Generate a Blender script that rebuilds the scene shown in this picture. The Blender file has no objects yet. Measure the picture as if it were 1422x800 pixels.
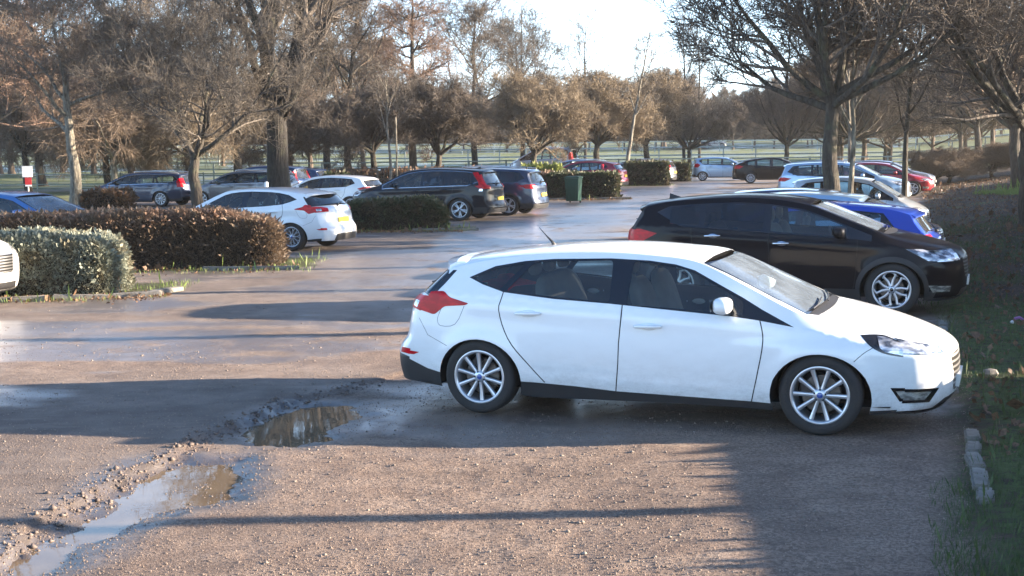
import bpy, bmesh, math, random
import numpy as np
from mathutils import Vector, Matrix
from mathutils.geometry import delaunay_2d_cdt

R = math.radians
SC = bpy.context.scene
COL = SC.collection

# ------------------------------------------------------------------ helpers
def link(o, parent=None):
    COL.objects.link(o)
    if parent is not None:
        o.parent = parent
    return o

def mesh_obj(name, verts, faces, mat, parent=None, smooth=False, mats=None, fmat=None, normals=None):
    me = bpy.data.meshes.new(name)
    me.from_pydata([tuple(v) for v in verts], [], faces)
    for m in (mats or [mat]):
        me.materials.append(m)
    if fmat is not None:
        me.polygons.foreach_set('material_index', fmat)
    if smooth or normals is not None:
        me.polygons.foreach_set('use_smooth', [True] * len(me.polygons))
    me.update()
    if normals is not None:
        me.normals_split_custom_set_from_vertices([tuple(n) for n in normals])
    return link(bpy.data.objects.new(name, me), parent)

def tag(o, label=None, cat=None, group=None, kind=None):
    if label: o['label'] = label
    if cat: o['category'] = cat
    if group: o['group'] = group
    if kind: o['kind'] = kind
    return o

def thing(name, label, cat, loc=(0, 0, 0), rotz=0.0, group=None, scale=None):
    o = bpy.data.objects.new(name, None)
    o.empty_display_size = 0.2
    link(o)
    o.location = loc
    o.rotation_euler = (0, 0, rotz)
    if scale: o.scale = scale
    return tag(o, label, cat, group)

class MB:
    """collects simple shapes into one mesh"""
    def __init__(s): s.v = []; s.f = []; s.m = []
    def add(s, vs, fs, mi=0):
        b = len(s.v); s.v += [tuple(v) for v in vs]; s.f += [tuple(b + i for i in f) for f in fs]; s.m += [mi] * len(fs)
    def box(s, c, d, mi=0, rz=0.0, taper=1.0):
        x, y, z = d[0] / 2, d[1] / 2, d[2] / 2
        cr, sr = math.cos(rz), math.sin(rz)
        vs = []
        for k, t in ((-1, 1.0), (1, taper)):
            for a, b in ((-1, -1), (1, -1), (1, 1), (-1, 1)):
                px, py = a * x * t, b * y * t
                vs.append((c[0] + px * cr - py * sr, c[1] + px * sr + py * cr, c[2] + k * z))
        s.add(vs, [(0, 3, 2, 1), (4, 5, 6, 7), (0, 1, 5, 4), (1, 2, 6, 5), (2, 3, 7, 6), (3, 0, 4, 7)], mi)
    def tube(s, pts, rad, n=6, mi=0, cap=True):
        pts = [Vector(p) for p in pts]
        if not hasattr(rad, '__len__'): rad = [rad] * len(pts)
        vs = []; fs = []
        for i, p in enumerate(pts):
            d = (pts[min(i + 1, len(pts) - 1)] - pts[max(i - 1, 0)]).normalized()
            a = Vector((0, 0, 1)) if abs(d.z) < .9 else Vector((1, 0, 0))
            u = d.cross(a).normalized(); w = d.cross(u)
            for k in range(n):
                t = 2 * math.pi * k / n
                vs.append(p + (u * math.cos(t) + w * math.sin(t)) * rad[i])
        for i in range(len(pts) - 1):
            for k in range(n):
                k2 = (k + 1) % n
                fs.append((i * n + k, (i + 1) * n + k, (i + 1) * n + k2, i * n + k2))
        if cap:
            fs.append(tuple(range(n))); fs.append(tuple((len(pts) - 1) * n + k for k in reversed(range(n))))
        s.add(vs, fs, mi)
    def lathe(s, prof, n=32, axis='y', c=(0, 0, 0), mi=0, closed=False):
        vs = []; fs = []
        for k in range(n):
            t = 2 * math.pi * k / n
            for r, h in prof:
                if axis == 'y': vs.append((c[0] + r * math.cos(t), c[1] + h, c[2] + r * math.sin(t)))
                else: vs.append((c[0] + r * math.cos(t), c[1] + r * math.sin(t), c[2] + h))
        m = len(prof)
        for k in range(n):
            k2 = (k + 1) % n
            for j in range(m if closed else m - 1):
                j2 = (j + 1) % m
                fs.append((k * m + j, k * m + j2, k2 * m + j2, k2 * m + j))
        s.add(vs, fs, mi)
    def ell(s, c, r, nu=12, nv=8, mi=0, pw=1.0):
        vs = []; fs = []
        for j in range(nv + 1):
            ph = -math.pi / 2 + math.pi * j / nv
            for i in range(nu):
                t = 2 * math.pi * i / nu
                f = lambda q: math.copysign(abs(q) ** pw, q)
                vs.append((c[0] + r[0] * f(math.cos(ph)) * f(math.cos(t)), c[1] + r[1] * f(math.cos(ph)) * f(math.sin(t)), c[2] + r[2] * f(math.sin(ph))))
        for j in range(nv):
            for i in range(nu):
                i2 = (i + 1) % nu
                fs.append((j * nu + i, j * nu + i2, (j + 1) * nu + i2, (j + 1) * nu + i))
        s.add(vs, fs, mi)
    def build(s, name, mat, parent=None, smooth=False, mats=None, fix=True):
        o = mesh_obj(name, s.v, s.f, mat, parent, smooth, mats, s.m if mats else None)
        if fix and len(s.f) < 6000:
            b = bmesh.new(); b.from_mesh(o.data); bmesh.ops.recalc_face_normals(b, faces=b.faces); b.to_mesh(o.data); b.free()
        return o

def lerp(a, b, t): return a + (b - a) * t
def sstep(a, b, x):
    t = min(1, max(0, (x - a) / (b - a))); return t * t * (3 - 2 * t)

# ------------------------------------------------------------------ materials
class NT:
    def __init__(s, name):
        s.m = bpy.data.materials.new(name); s.m.use_nodes = True
        s.t = s.m.node_tree; s.n = s.t.nodes; s.l = s.t.links
        s.n.clear(); s.out = s.n.new('ShaderNodeOutputMaterial')
    def node(s, typ, **kw):
        n = s.n.new('ShaderNode' + typ)
        for k, v in kw.items():
            if k.startswith('i_'):
                key = k[2:].replace('_', ' ')
                s.put(n.inputs[key], v)
            else: setattr(n, k, v)
        return n
    def put(s, inp, v):
        if hasattr(v, 'is_linked') or hasattr(v, 'links'): s.l.new(v, inp)
        else:
            if hasattr(inp.default_value, '__len__') and not hasattr(v, '__len__'): v = (v, v, v, 1)
            if hasattr(v, '__len__') and len(v) == 3 and len(inp.default_value) == 4: v = (*v, 1)
            inp.default_value = v
    def math(s, op, a, b=None, c=None, clamp=False):
        n = s.n.new('ShaderNodeMath'); n.operation = op; n.use_clamp = clamp
        s.put(n.inputs[0], a)
        if b is not None: s.put(n.inputs[1], b)
        if c is not None: s.put(n.inputs[2], c)
        return n.outputs[0]
    def mix(s, f, a, b):
        n = s.n.new('ShaderNodeMix'); n.data_type = 'RGBA'
        s.put(n.inputs[0], f); s.put(n.inputs[6], a); s.put(n.inputs[7], b)
        return n.outputs[2]
    def ramp(s, f, a, b, lo=0.0, hi=1.0):
        n = s.n.new('ShaderNodeMapRange'); n.clamp = True
        s.put(n.inputs[0], f); n.inputs[1].default_value = a; n.inputs[2].default_value = b
        n.inputs[3].default_value = lo; n.inputs[4].default_value = hi
        return n.outputs[0]
    def noise(s, scale, det=4, rough=.55, vec=None, dist=0.0):
        n = s.n.new('ShaderNodeTexNoise'); n.inputs['Scale'].default_value = scale
        n.inputs['Detail'].default_value = det; n.inputs['Roughness'].default_value = rough; n.inputs['Distortion'].default_value = dist
        if vec is not None: s.l.new(vec, n.inputs['Vector'])
        return n.outputs[0]
    def coord(s, kind='Object', scale=None):
        c = s.n.new('ShaderNodeTexCoord').outputs[kind]
        if scale:
            m = s.n.new('ShaderNodeMapping'); m.inputs['Scale'].default_value = scale
            s.l.new(c, m.inputs['Vector']); c = m.outputs[0]
        return c
    def bump(s, h, strength=.3, dist=.01):
        n = s.n.new('ShaderNodeBump'); n.inputs['Strength'].default_value = strength; n.inputs['Distance'].default_value = dist
        s.l.new(h, n.inputs['Height']); return n.outputs[0]
    def attr(s, name):
        n = s.n.new('ShaderNodeAttribute'); n.attribute_name = name; return n.outputs['Fac']
    def bsdf(s, **kw):
        n = s.n.new('ShaderNodeBsdfPrincipled')
        for k, v in kw.items(): s.put(n.inputs[k.replace('_', ' ')], v)
        return n
    def done(s, sh):
        s.l.new(sh.outputs[0] if hasattr(sh, 'outputs') else sh, s.out.inputs[0]); return s.m

def simple(name, col, rough=.5, metal=0.0, coat=0.0, var=.12, vs=8.0, bump=0.0, bs=60.0, spec=.5):
    t = NT(name); c = t.coord()
    n = t.noise(vs, 3, vec=c)
    k = t.ramp(n, .3, .7, 1 - var, 1 + var)
    mx = t.node('VectorMath', operation='SCALE'); mx.inputs[0].default_value = col[:3]; t.put(mx.inputs['Scale'], k)
    b = t.bsdf(Roughness=rough, Metallic=metal, Coat_Weight=coat); b.inputs['Specular IOR Level'].default_value = spec
    t.l.new(mx.outputs[0], b.inputs['Base Color'])
    if bump > 0: t.l.new(t.bump(t.noise(bs, 3, vec=c), bump, .01), b.inputs['Normal'])
    return t.done(b)

def paint(name, col, metal=0.0, rough=.32, dirt=.35, dcol=(.16, .12, .09), coat=.9, spec=.5):
    t = NT(name); c = t.coord()
    sep = t.node('SeparateXYZ'); t.l.new(c, sep.inputs[0])
    low = t.ramp(sep.outputs[2], .15, .75, 1, 0)
    n = t.noise(9, 7, .75, t.coord(scale=(.45, 1, 1)))
    sp = t.noise(60, 2, .5, c)
    d = t.math('MULTIPLY', t.math('MULTIPLY', t.math('POWER', low, 2.4), t.ramp(n, .3, .7)), t.ramp(sp, .3, .6, .6, 1))
    d = t.math('MULTIPLY', d, dirt)
    d = t.math('ADD', d, t.math('MULTIPLY', t.ramp(n, .45, .8), .03 + dirt * .05))
    colr = t.mix(d, col, dcol)
    base = t.bsdf(Roughness=rough, Metallic=metal, Coat_Weight=coat, Coat_Roughness=.045)
    base.inputs['Specular IOR Level'].default_value = spec
    t.l.new(colr, base.inputs['Base Color'])
    t.l.new(t.math('ADD', t.math('MULTIPLY', d, .5), rough), base.inputs['Roughness'])
    inner = t.bsdf(Base_Color=(.03, .03, .032), Roughness=.9)
    g = t.node('NewGeometry'); mx = t.node('MixShader')
    t.l.new(g.outputs['Backfacing'], mx.inputs[0]); t.l.new(base.outputs[0], mx.inputs[1]); t.l.new(inner.outputs[0], mx.inputs[2])
    return t.done(mx)

def glass(name, tint=(.45, .55, .55), refl=1.0, dust_sheen=0.0, dc=(.55, .55, .53)):
    t = NT(name)
    fr = t.node('Fresnel'); fr.inputs[0].default_value = 1.5
    tr = t.node('BsdfTransparent'); tr.inputs[0].default_value = (*tint, 1)
    gl = t.node('BsdfGlossy'); gl.inputs['Roughness'].default_value = .015; gl.inputs[0].default_value = (refl, refl, refl, 1)
    mx = t.node('MixShader'); t.l.new(t.math('ADD', fr.outputs[0], .02, clamp=True), mx.inputs[0]); t.l.new(tr.outputs[0], mx.inputs[1]); t.l.new(gl.outputs[0], mx.inputs[2])
    if dust_sheen > 0:
        df = t.node('BsdfDiffuse'); df.inputs[0].default_value = (*dc, 1)
        m2 = t.node('MixShader'); t.put(m2.inputs[0], t.math('MULTIPLY', t.ramp(t.noise(4, 4, .6, t.coord()), .3, .7, .6, 1.3), dust_sheen))
        t.l.new(mx.outputs[0], m2.inputs[1]); t.l.new(df.outputs[0], m2.inputs[2]); mx = m2
    return t.done(mx)

def lampmat(name, a, b, scale=60.0, rough=.12, metal=.6, coat=1.0, bmp=.4):
    t = NT(name); c = t.coord(scale=(.6, 1, 1.6))
    n = t.noise(scale * .25, 2, .5, c)
    w = t.node('TexVoronoi'); w.inputs['Scale'].default_value = scale; t.l.new(c, w.inputs['Vector'])
    f = t.math('MULTIPLY', t.ramp(n, .4, .6), t.ramp(w.outputs[0], .1, .6, .7, 1))
    b_ = t.bsdf(Roughness=rough, Metallic=metal, Coat_Weight=coat, Coat_Roughness=.02)
    if metal == 0: b_.inputs['Specular IOR Level'].default_value = .2
    t.l.new(t.mix(f, a, b), b_.inputs['Base Color'])
    t.l.new(t.bump(w.outputs[0], bmp, .004), b_.inputs['Normal'])
    return t.done(b_)

M = {}
M['glass'] = glass('clear_car_glass', (.74, .84, .84), dust_sheen=.035)
M['wglass'] = glass('windscreen_glass', (.70, .80, .82), dust_sheen=.20, dc=(.42, .52, .64))  # bluish sheen over the dust: sky reflection put into the windscreen colour
M['glass_dark'] = glass('privacy_glass', (.14, .17, .19), dust_sheen=.01)
M['black'] = simple('black_plastic', (.018, .018, .02), .55, bump=.2, bs=200)
M['gloss_black'] = simple('gloss_black_trim', (.008, .008, .01), .18, coat=.6)
M['seam'] = simple('seam_gap', (.01, .01, .012), .9)
M['tyre'] = simple('tyre_rubber', (.022, .021, .021), .8, bump=.5, bs=70)
M['alloy'] = simple('alloy_metal', (.52, .53, .56), .3, metal=.75, coat=.4)
M['alloy_dark'] = simple('dark_alloy', (.035, .035, .04), .35, metal=.5)
M['disc'] = simple('brake_steel', (.12, .11, .105), .4, metal=.8)
M['chrome'] = simple('chrome', (.7, .7, .72), .12, metal=1.0)
M['seat'] = simple('grey_seat_cloth', (.17, .155, .135), .85, bump=.3, bs=120)
M['dash'] = simple('dashboard_plastic', (.035, .035, .037), .7)
M['taillamp'] = lampmat('red_lamp_lens', (.40, .002, .008), (.60, .004, .014), metal=.0, rough=.3, coat=.15, bmp=.05)
M['headlamp'] = lampmat('clear_lamp_lens', (.10, .12, .16), (.85, .87, .9), 45)
M['foglamp'] = lampmat('fog_lamp_lens', (.2, .2, .2), (.8, .8, .75), 70)
M['plate_y'] = simple('yellow_plate', (.75, .5, .04), .4)
M['plate_w'] = simple('white_plate', (.75, .75, .72), .4)
M['badge'] = simple('blue_badge', (.02, .07, .3), .25, coat=.7)
M['p_white'] = paint('white_car_paint', (.80, .82, .83), dirt=.75)
M['p_white2'] = paint('bright_white_paint', (.80, .80, .80), dirt=.45)
M['p_black'] = paint('black_metallic_paint', (.004, .004, .007), .0, .5, .05, coat=.32, spec=.05)
M['p_black2'] = paint('dark_graphite_paint', (.006, .008, .014), .0, .5, .15, coat=.55, spec=.1)
M['p_navy'] = paint('navy_metallic_paint', (.014, .026, .06), .35)
M['p_navy2'] = paint('deep_blue_paint', (.012, .03, .085), .35)
M['p_blue'] = paint('bright_blue_paint', (.014, .062, .43), .25)
M['p_midblue'] = paint('mid_blue_paint', (.03, .13, .34), .35)
M['p_grey'] = paint('grey_metallic_paint', (.13, .13, .14), .5)
M['p_silver'] = paint('silver_paint', (.50, .53, .56), .55)
M['p_ltblue'] = paint('pale_blue_paint', (.33, .47, .62), .5)
M['p_red'] = paint('dark_red_paint', (.30, .012, .025), .2)
M['p_maroon'] = paint('maroon_paint', (.16, .015, .03), .3)

# ------------------------------------------------------------------ car body surface
def hermite(P, s):
    n = len(P) - 1
    s = min(max(s, 0), n - 1e-9); i = int(s); t = s - i
    p0 = P[max(i - 1, 0)]; p1 = P[i]; p2 = P[i + 1]; p3 = P[min(i + 2, n)]
    d1 = math.dist(p1, p2) + 1e-6; d0 = math.dist(p0, p1) + 1e-6; d2 = math.dist(p2, p3) + 1e-6
    out = []
    for k in range(2):
        m1 = (p2[k] - p0[k]) / (d0 + d1) * d1 if i > 0 else p2[k] - p1[k]
        m2 = (p3[k] - p1[k]) / (d1 + d2) * d1 if i < n - 1 else p2[k] - p1[k]
        t2 = t * t; t3 = t2 * t
        out.append((2 * t3 - 3 * t2 + 1) * p1[k] + (t3 - 2 * t2 + t) * m1 + (-2 * t3 + 3 * t2) * p2[k] + (t3 - t2) * m2)
    return out

def pl(pts, x):
    """piecewise linear z(x)"""
    if x <= pts[0][0]: return pts[0][1]
    for a, b in zip(pts, pts[1:]):
        if x <= b[0]: return lerp(a[1], b[1], (x - a[0]) / (b[0] - a[0]))
    return pts[-1][1]

def inpoly(x, y, P):
    c = False; j = len(P) - 1
    for i in range(len(P)):
        xi, yi = P[i]; xj, yj = P[j]
        if (yi > y) != (yj > y) and x < (xj - xi) * (y - yi) / (yj - yi) + xi: c = not c
        j = i
    return c

def rounded(P, r, n=3):
    out = []
    L = len(P)
    for i in range(L):
        a, b, c = P[i - 1], P[i], P[(i + 1) % L]
        d1 = math.dist(a, b); d2 = math.dist(b, c)
        k = min(r, d1 * .45, d2 * .45)
        p = (b[0] + (a[0] - b[0]) * k / d1, b[1] + (a[1] - b[1]) * k / d1)
        q = (b[0] + (c[0] - b[0]) * k / d2, b[1] + (c[1] - b[1]) * k / d2)
        for j in range(n + 1):
            t = j / n
            out.append(((1 - t) ** 2 * p[0] + 2 * t * (1 - t) * b[0] + t * t * q[0], (1 - t) ** 2 * p[1] + 2 * t * (1 - t) * b[1] + t * t * q[1]))
    return out

def buf(line, w):
    """thin polygon along a polyline"""
    a = []; b = []
    for i, p in enumerate(line):
        q0 = line[max(i - 1, 0)]; q1 = line[min(i + 1, len(line) - 1)]
        dx, dy = q1[0] - q0[0], q1[1] - q0[1]; d = math.hypot(dx, dy) + 1e-9
        a.append((p[0] - dy / d * w / 2, p[1] + dx / d * w / 2)); b.append((p[0] + dy / d * w / 2, p[1] - dx / d * w / 2))
    return a + b[::-1]

def smoothline(P, n=5):
    out = []
    for i in range((len(P) - 1) * n + 1):
        out.append(tuple(hermite(P, i / n)))
    return out

class Body:
    def __init__(s, sp):
        s.sp = sp; s.C = sp['C']; s.E = sp['E']; s.N = len(s.C) - 1
        s.hw = sp['hw']; s.wb = sp['wb']; s.belt = sp['belt']; s.wz = sp.get('wz', .316)
        s.ar = sp.get('arch', (.385, .352))
        s.xf = max(e[0] for e in s.E); s.xr = min(e[0] for e in s.E)
        s.cowl = sp['cowl']
    def W(s, x, z):
        sp = s.sp; hw = s.hw
        y = hw
        a = s.wb - .15
        if x > a: y -= hw * sp.get('pf', .13) * (min(1.2, (x - a) / (s.xf - a))) ** 2.2
        b = .25
        if x < b: y -= hw * sp.get('pr', .12) * (min(1.2, (b - x) / (b - s.xr))) ** 2.2
        zb = pl(s.belt, x); zm = sp.get('zm', .62)
        if z < zm: y -= .055 * ((zm - z) / (zm - .2)) ** 1.8
        elif z < zb: y -= .03 * ((z - zm) / max(.05, zb - zm)) ** 2
        else:
            d = z - zb
            k = sstep(s.cowl - .15, s.cowl + .35, x)
            y -= .03 + d * lerp(sp.get('lean', .46), 1.5, k) + lerp(.22, .3, k) * d * d
        # shoulder crease
        for (x0, z0, x1, z1, amp) in sp.get('crease', ()):
            if x0 - .3 < x < x1 + .3:
                zc = lerp(z0, z1, (x - x0) / (x1 - x0)); q = (z - zc)
                w = .034 if q > 0 else .085
                y += amp * math.exp(-(q / w) ** 2) * sstep(x0 - .3, x0 + .1, x) * (1 - sstep(x1 - .1, x1 + .3, x))
        for xc in (0, s.wb):
            r = math.hypot((x - xc) / s.ar[0], (z - s.wz) / s.ar[1])
            if r < 2 and z > .1: y += sp.get('flare', .018) * math.exp(-((r - 1.0) / .22) ** 2)
        return y
    def side(s, x, z): return Vector((x, s.W(x, z), z))
    def side_n(s, x, z):
        e = .004
        dx = (s.W(x + e, z) - s.W(x - e, z)) / (2 * e); dz = (s.W(x, z + e) - s.W(x, z - e)) / (2 * e)
        return Vector((-dx, 1, -dz)).normalized()
    def strip(s, sg, v):
        c = hermite(s.C, sg); e = hermite(s.E, sg); w = s.W(e[0], e[1])
        n = 2.3; m = 1.75
        f = max(0.0, 1 - abs(v) ** n) ** (1 / m)
        return Vector((e[0] + (c[0] - e[0]) * f, w * v, e[1] + (c[1] - e[1]) * f))
    def strip_n(s, sg, v):
        if abs(v) > .985:
            e = hermite(s.E, sg); n = s.side_n(e[0], e[1])
            if v < 0: n.y = -n.y
            return n
        e = .003
        a = s.strip(min(sg + .02, s.N), v) - s.strip(max(sg - .02, 0), v)
        b = s.strip(sg, v + e) - s.strip(sg, v - e)
        n = a.cross(b)
        if n.length < 1e-9: return Vector((0, 0, 1))
        n.normalize()
        p = s.strip(sg, v); c = Vector((s.wb / 2, 0, .6))
        if n.dot(p - c) < 0: n = -n
        return n
    def esamp(s, k):
        return [i / k for i in range(s.N * k + 1)]

def cdt_parts(points, loops, inside, feats):
    """constrained triangulation of a flat domain; returns verts2d, {feature key: [tri]}"""
    co = []; ed = []
    for L, closed in loops:
        b = len(co); co += [Vector((p[0], p[1])) for p in L]
        ed += [(b + i, b + i + 1) for i in range(len(L) - 1)]
        if closed: ed.append((b + len(L) - 1, b))
    co += [Vector(p) for p in points]
    v, e, f, *_ = delaunay_2d_cdt(co, ed, [], 0, 1e-6)
    bb = [(min(p[0] for p in q['poly']), max(p[0] for p in q['poly']), min(p[1] for p in q['poly']), max(p[1] for p in q['poly'])) for q in feats]
    res = {}
    for t in f:
        if len(t) != 3: continue
        cx = sum(v[i].x for i in t) / 3; cy = sum(v[i].y for i in t) / 3
        if not inside(cx, cy): continue
        key = -1
        for k in range(len(feats) - 1, -1, -1):
            q = bb[k]
            if q[0] <= cx <= q[1] and q[2] <= cy <= q[3] and inpoly(cx, cy, feats[k]['poly']): key = k; break
        a, b_, c = (v[i] for i in t)
        if (b_ - a).cross(c - a) < 0: t = (t[0], t[2], t[1])
        res.setdefault(key, []).append(tuple(t))
    return v, res

class Parts:
    """accumulates triangles per part"""
    def __init__(s): s.d = {}
    def get(s, key): return s.d.setdefault(key, dict(v=[], n=[], f=[], fm=[]))
    def add(s, key, V, Nn, tris, mi, flip=False):
        D = s.get(key); mp = {}
        for t in tris:
            q = []
            for i in t:
                if i not in mp:
                    mp[i] = len(D['v']); D['v'].append(V[i]); D['n'].append(Nn[i])
                q.append(mp[i])
            D['f'].append(tuple(reversed(q)) if flip else tuple(q)); D['fm'].append(mi)

def make_car_body(sp, matmap, root, lod):
    """lod 2 close, 1 middle, 0 far. feature: dict(part, mat, poly, off) ; part 'body' is the shell"""
    B = Body(sp); P = Parts()
    mats = sp['mats_order']
    gs = {2: .034, 1: .10, 0: .17}[lod]; ek = {2: 6, 1: 4, 0: 3}[lod]
    # ---- side
    S = B.esamp(ek)
    Eo = [tuple(hermite(B.E, q)) for q in S]
    zlow = sp.get('zlow', .19)
    arch = []
    for xc in (0, B.wb):
        arch.append([(xc + B.ar[0] * math.cos(a), B.wz - .0 + B.ar[1] * math.sin(a)) for a in [math.pi * 2 * i / (40 if lod == 2 else 24) for i in range(40 if lod == 2 else 24)]])
    bottom = [(x, z) for x, z in sp['bottom']]           # from rear to front
    outline = Eo + bottom
    feats = sp['side']
    loops = [(outline, True)] + [(a, True) for a in arch] + [(f['poly'], True) for f in feats]
    gx = []
    x = B.xr
    while x < B.xf:
        z = zlow
        while z < 1.9:
            gx.append((x + .01 * math.sin(z * 37), z + .01 * math.sin(x * 41))); z += gs
        x += gs
    gx = [p for p in gx if inpoly(p[0], p[1], outline)]
    def inside(x, z):
        if not inpoly(x, z, outline): return False
        for xc in (0, B.wb):
            if ((x - xc) / B.ar[0]) ** 2 + ((z - B.wz) / B.ar[1]) ** 2 < 1: return False
        return True
    v, res = cdt_parts(gx, loops, inside, feats)
    base = [(p.x, p.y) for p in v]
    pos = [B.side(x, z) for x, z in base]; nor = [B.side_n(x, z) for x, z in base]
    for key, tris in res.items():
        ft = feats[key] if key >= 0 else dict(part='body', mat='paint', off=0)
        off = ft.get('off', 0)
        for sgn in (1, -1):
            V = [Vector((p.x + n.x * off, (p.y + n.y * off) * sgn, p.z + n.z * off)) for p, n in zip(pos, nor)]
            Nn = [Vector((n.x, n.y * sgn, n.z)) for n in nor]
            nm = ft['part']
            k2 = (nm, sgn if nm != 'body' else 0, ft.get('id', 0) if nm != 'body' else 0)
            P.add(k2, V, Nn, tris, mats.index(ft['mat']), flip=(sgn > 0))
    # ---- strip
    feats = sp['strip']
    na = {2: 16, 1: 10, 0: 7}[lod]
    vs = sorted(set([math.sin(math.pi / 2 * i / na) for i in range(-na, na + 1)]))
    pts = [(q, w) for q in S for w in vs]
    allf = []
    for f in feats:
        if f.get('mirror', True) and not f.get('sym'):
            g = dict(f); g['poly'] = [(a, -b) for a, b in f['poly']]; g['sgn'] = -1
            f = dict(f); f['sgn'] = 1
            allf += [f, g]
        else: allf.append(dict(f, sgn=0))
    loops = [([(0, -1), (B.N, -1), (B.N, 1), (0, 1)], True)] + [(f['poly'], True) for f in allf]
    v, res = cdt_parts(pts, loops, lambda a, b: 0 <= a <= B.N and -1 <= b <= 1, allf)
    pos = [B.strip(p.x, max(-1, min(1, p.y))) for p in v]; nor = [B.strip_n(p.x, p.y) for p in v]
    for key, tris in res.items():
        ft = allf[key] if key >= 0 else dict(part='body', mat='paint', off=0, sgn=0)
        off = ft.get('off', 0)
        V = [p + n * off for p, n in zip(pos, nor)]
        nm = ft['part']
        P.add((nm, ft['sgn'] if nm != 'body' else 0, ft.get('id', 0) if nm != 'body' else 0), V, nor, tris, mats.index(ft['mat']))
    # stray slivers of a door that touch nothing go back to the shell
    for key in [k for k in P.d if k[0] != 'body']:
        D = P.d[key]; par = list(range(len(D['v'])))
        pos_i = {}
        for i, p in enumerate(D['v']):
            q = (round(p.x, 4), round(p.y, 4), round(p.z, 4))
            if q in pos_i: par[i] = pos_i[q]
            else: pos_i[q] = i
        def fd(a):
            while par[a] != a: par[a] = par[par[a]]; a = par[a]
            return a
        for f in D['f']:
            for a in f[1:]:
                ra, rb = fd(f[0]), fd(a)
                if ra != rb: par[rb] = ra
        cnt = {}
        for f in D['f']: cnt[fd(f[0])] = cnt.get(fd(f[0]), 0) + 1
        if len(cnt) > 1:
            small = {k for k, c in cnt.items() if c < (.6 if key[0] == 'door' else .08) * max(cnt.values())}
            if small:
                keepf, keepm = [], []
                for f, m_ in zip(D['f'], D['fm']):
                    if fd(f[0]) in small: P.add(('body', 0, 0), {i: D['v'][i] for i in f}, {i: D['n'][i] for i in f}, [f], m_)
                    else: keepf.append(f); keepm.append(m_)
                used = sorted({i for f in keepf for i in f}); rm_ = {u: i for i, u in enumerate(used)}
                D['v'] = [D['v'][u] for u in used]; D['n'] = [D['n'][u] for u in used]; D['f'] = [tuple(rm_[i] for i in f) for f in keepf]; D['fm'] = keepm
    # wheel wells and floor
    mb = MB()
    for xc in (0, B.wb):
        for sgn in (1, -1):
            n = 16
            ring = [(xc + B.ar[0] * 1.0 * math.cos(math.pi * (1.12 * i / n - .06)), B.wz + B.ar[1] * math.sin(math.pi * (1.12 * i / n - .06))) for i in range(n + 1)]
            V = [(a, sgn * (B.W(a, max(b, .2)) - .004), b) for a, b in ring] + [(a, sgn * .50, b) for a, b in ring]
            mb.add(V, [(i, i + 1, n + 2 + i, n + 1 + i) for i in range(n)], 0)
            mb.add([(a, sgn * .50, b) for a, b in ring], [tuple(range(n + 1))], 0)
    hwf = B.hw - .09
    mb.add([(B.xr + .1, -hwf, .24), (B.xf - .1, -hwf, .24), (B.xf - .1, hwf, .24), (B.xr + .1, hwf, .24)], [(0, 1, 2, 3)], 0)
    if lod < 2:
        mb.box((B.wb / 2, 0, .6), (B.wb * .9, B.hw * 1.5, .5))
    mb.build('underbody', M['seam'], root)
    # ---- make objects
    ml = [matmap[m] for m in mats]
    objs = {}
    def mk(key, parent):
        D = P.d[key]
        used = sorted(set(D['fm'])); rm = {u: i for i, u in enumerate(used)}
        fixed = []
        for f in D['f']:
            a, b, c = (D['v'][i] for i in f)
            nn = (b - a).cross(c - a); av = D['n'][f[0]] + D['n'][f[1]] + D['n'][f[2]]
            fixed.append(f if nn.dot(av) >= 0 else (f[0], f[2], f[1]))
        o = mesh_obj(key[0], D['v'], fixed, None, parent, True, [ml[u] for u in used], [rm[q] for q in D['fm']], D['n'])
        objs[key] = o; return o
    for key in [k for k in P.d if k[0] == 'door']: mk(key, root)
    for key in [k for k in P.d if k[0] != 'door']: mk(key, root)
    return B, objs

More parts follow.
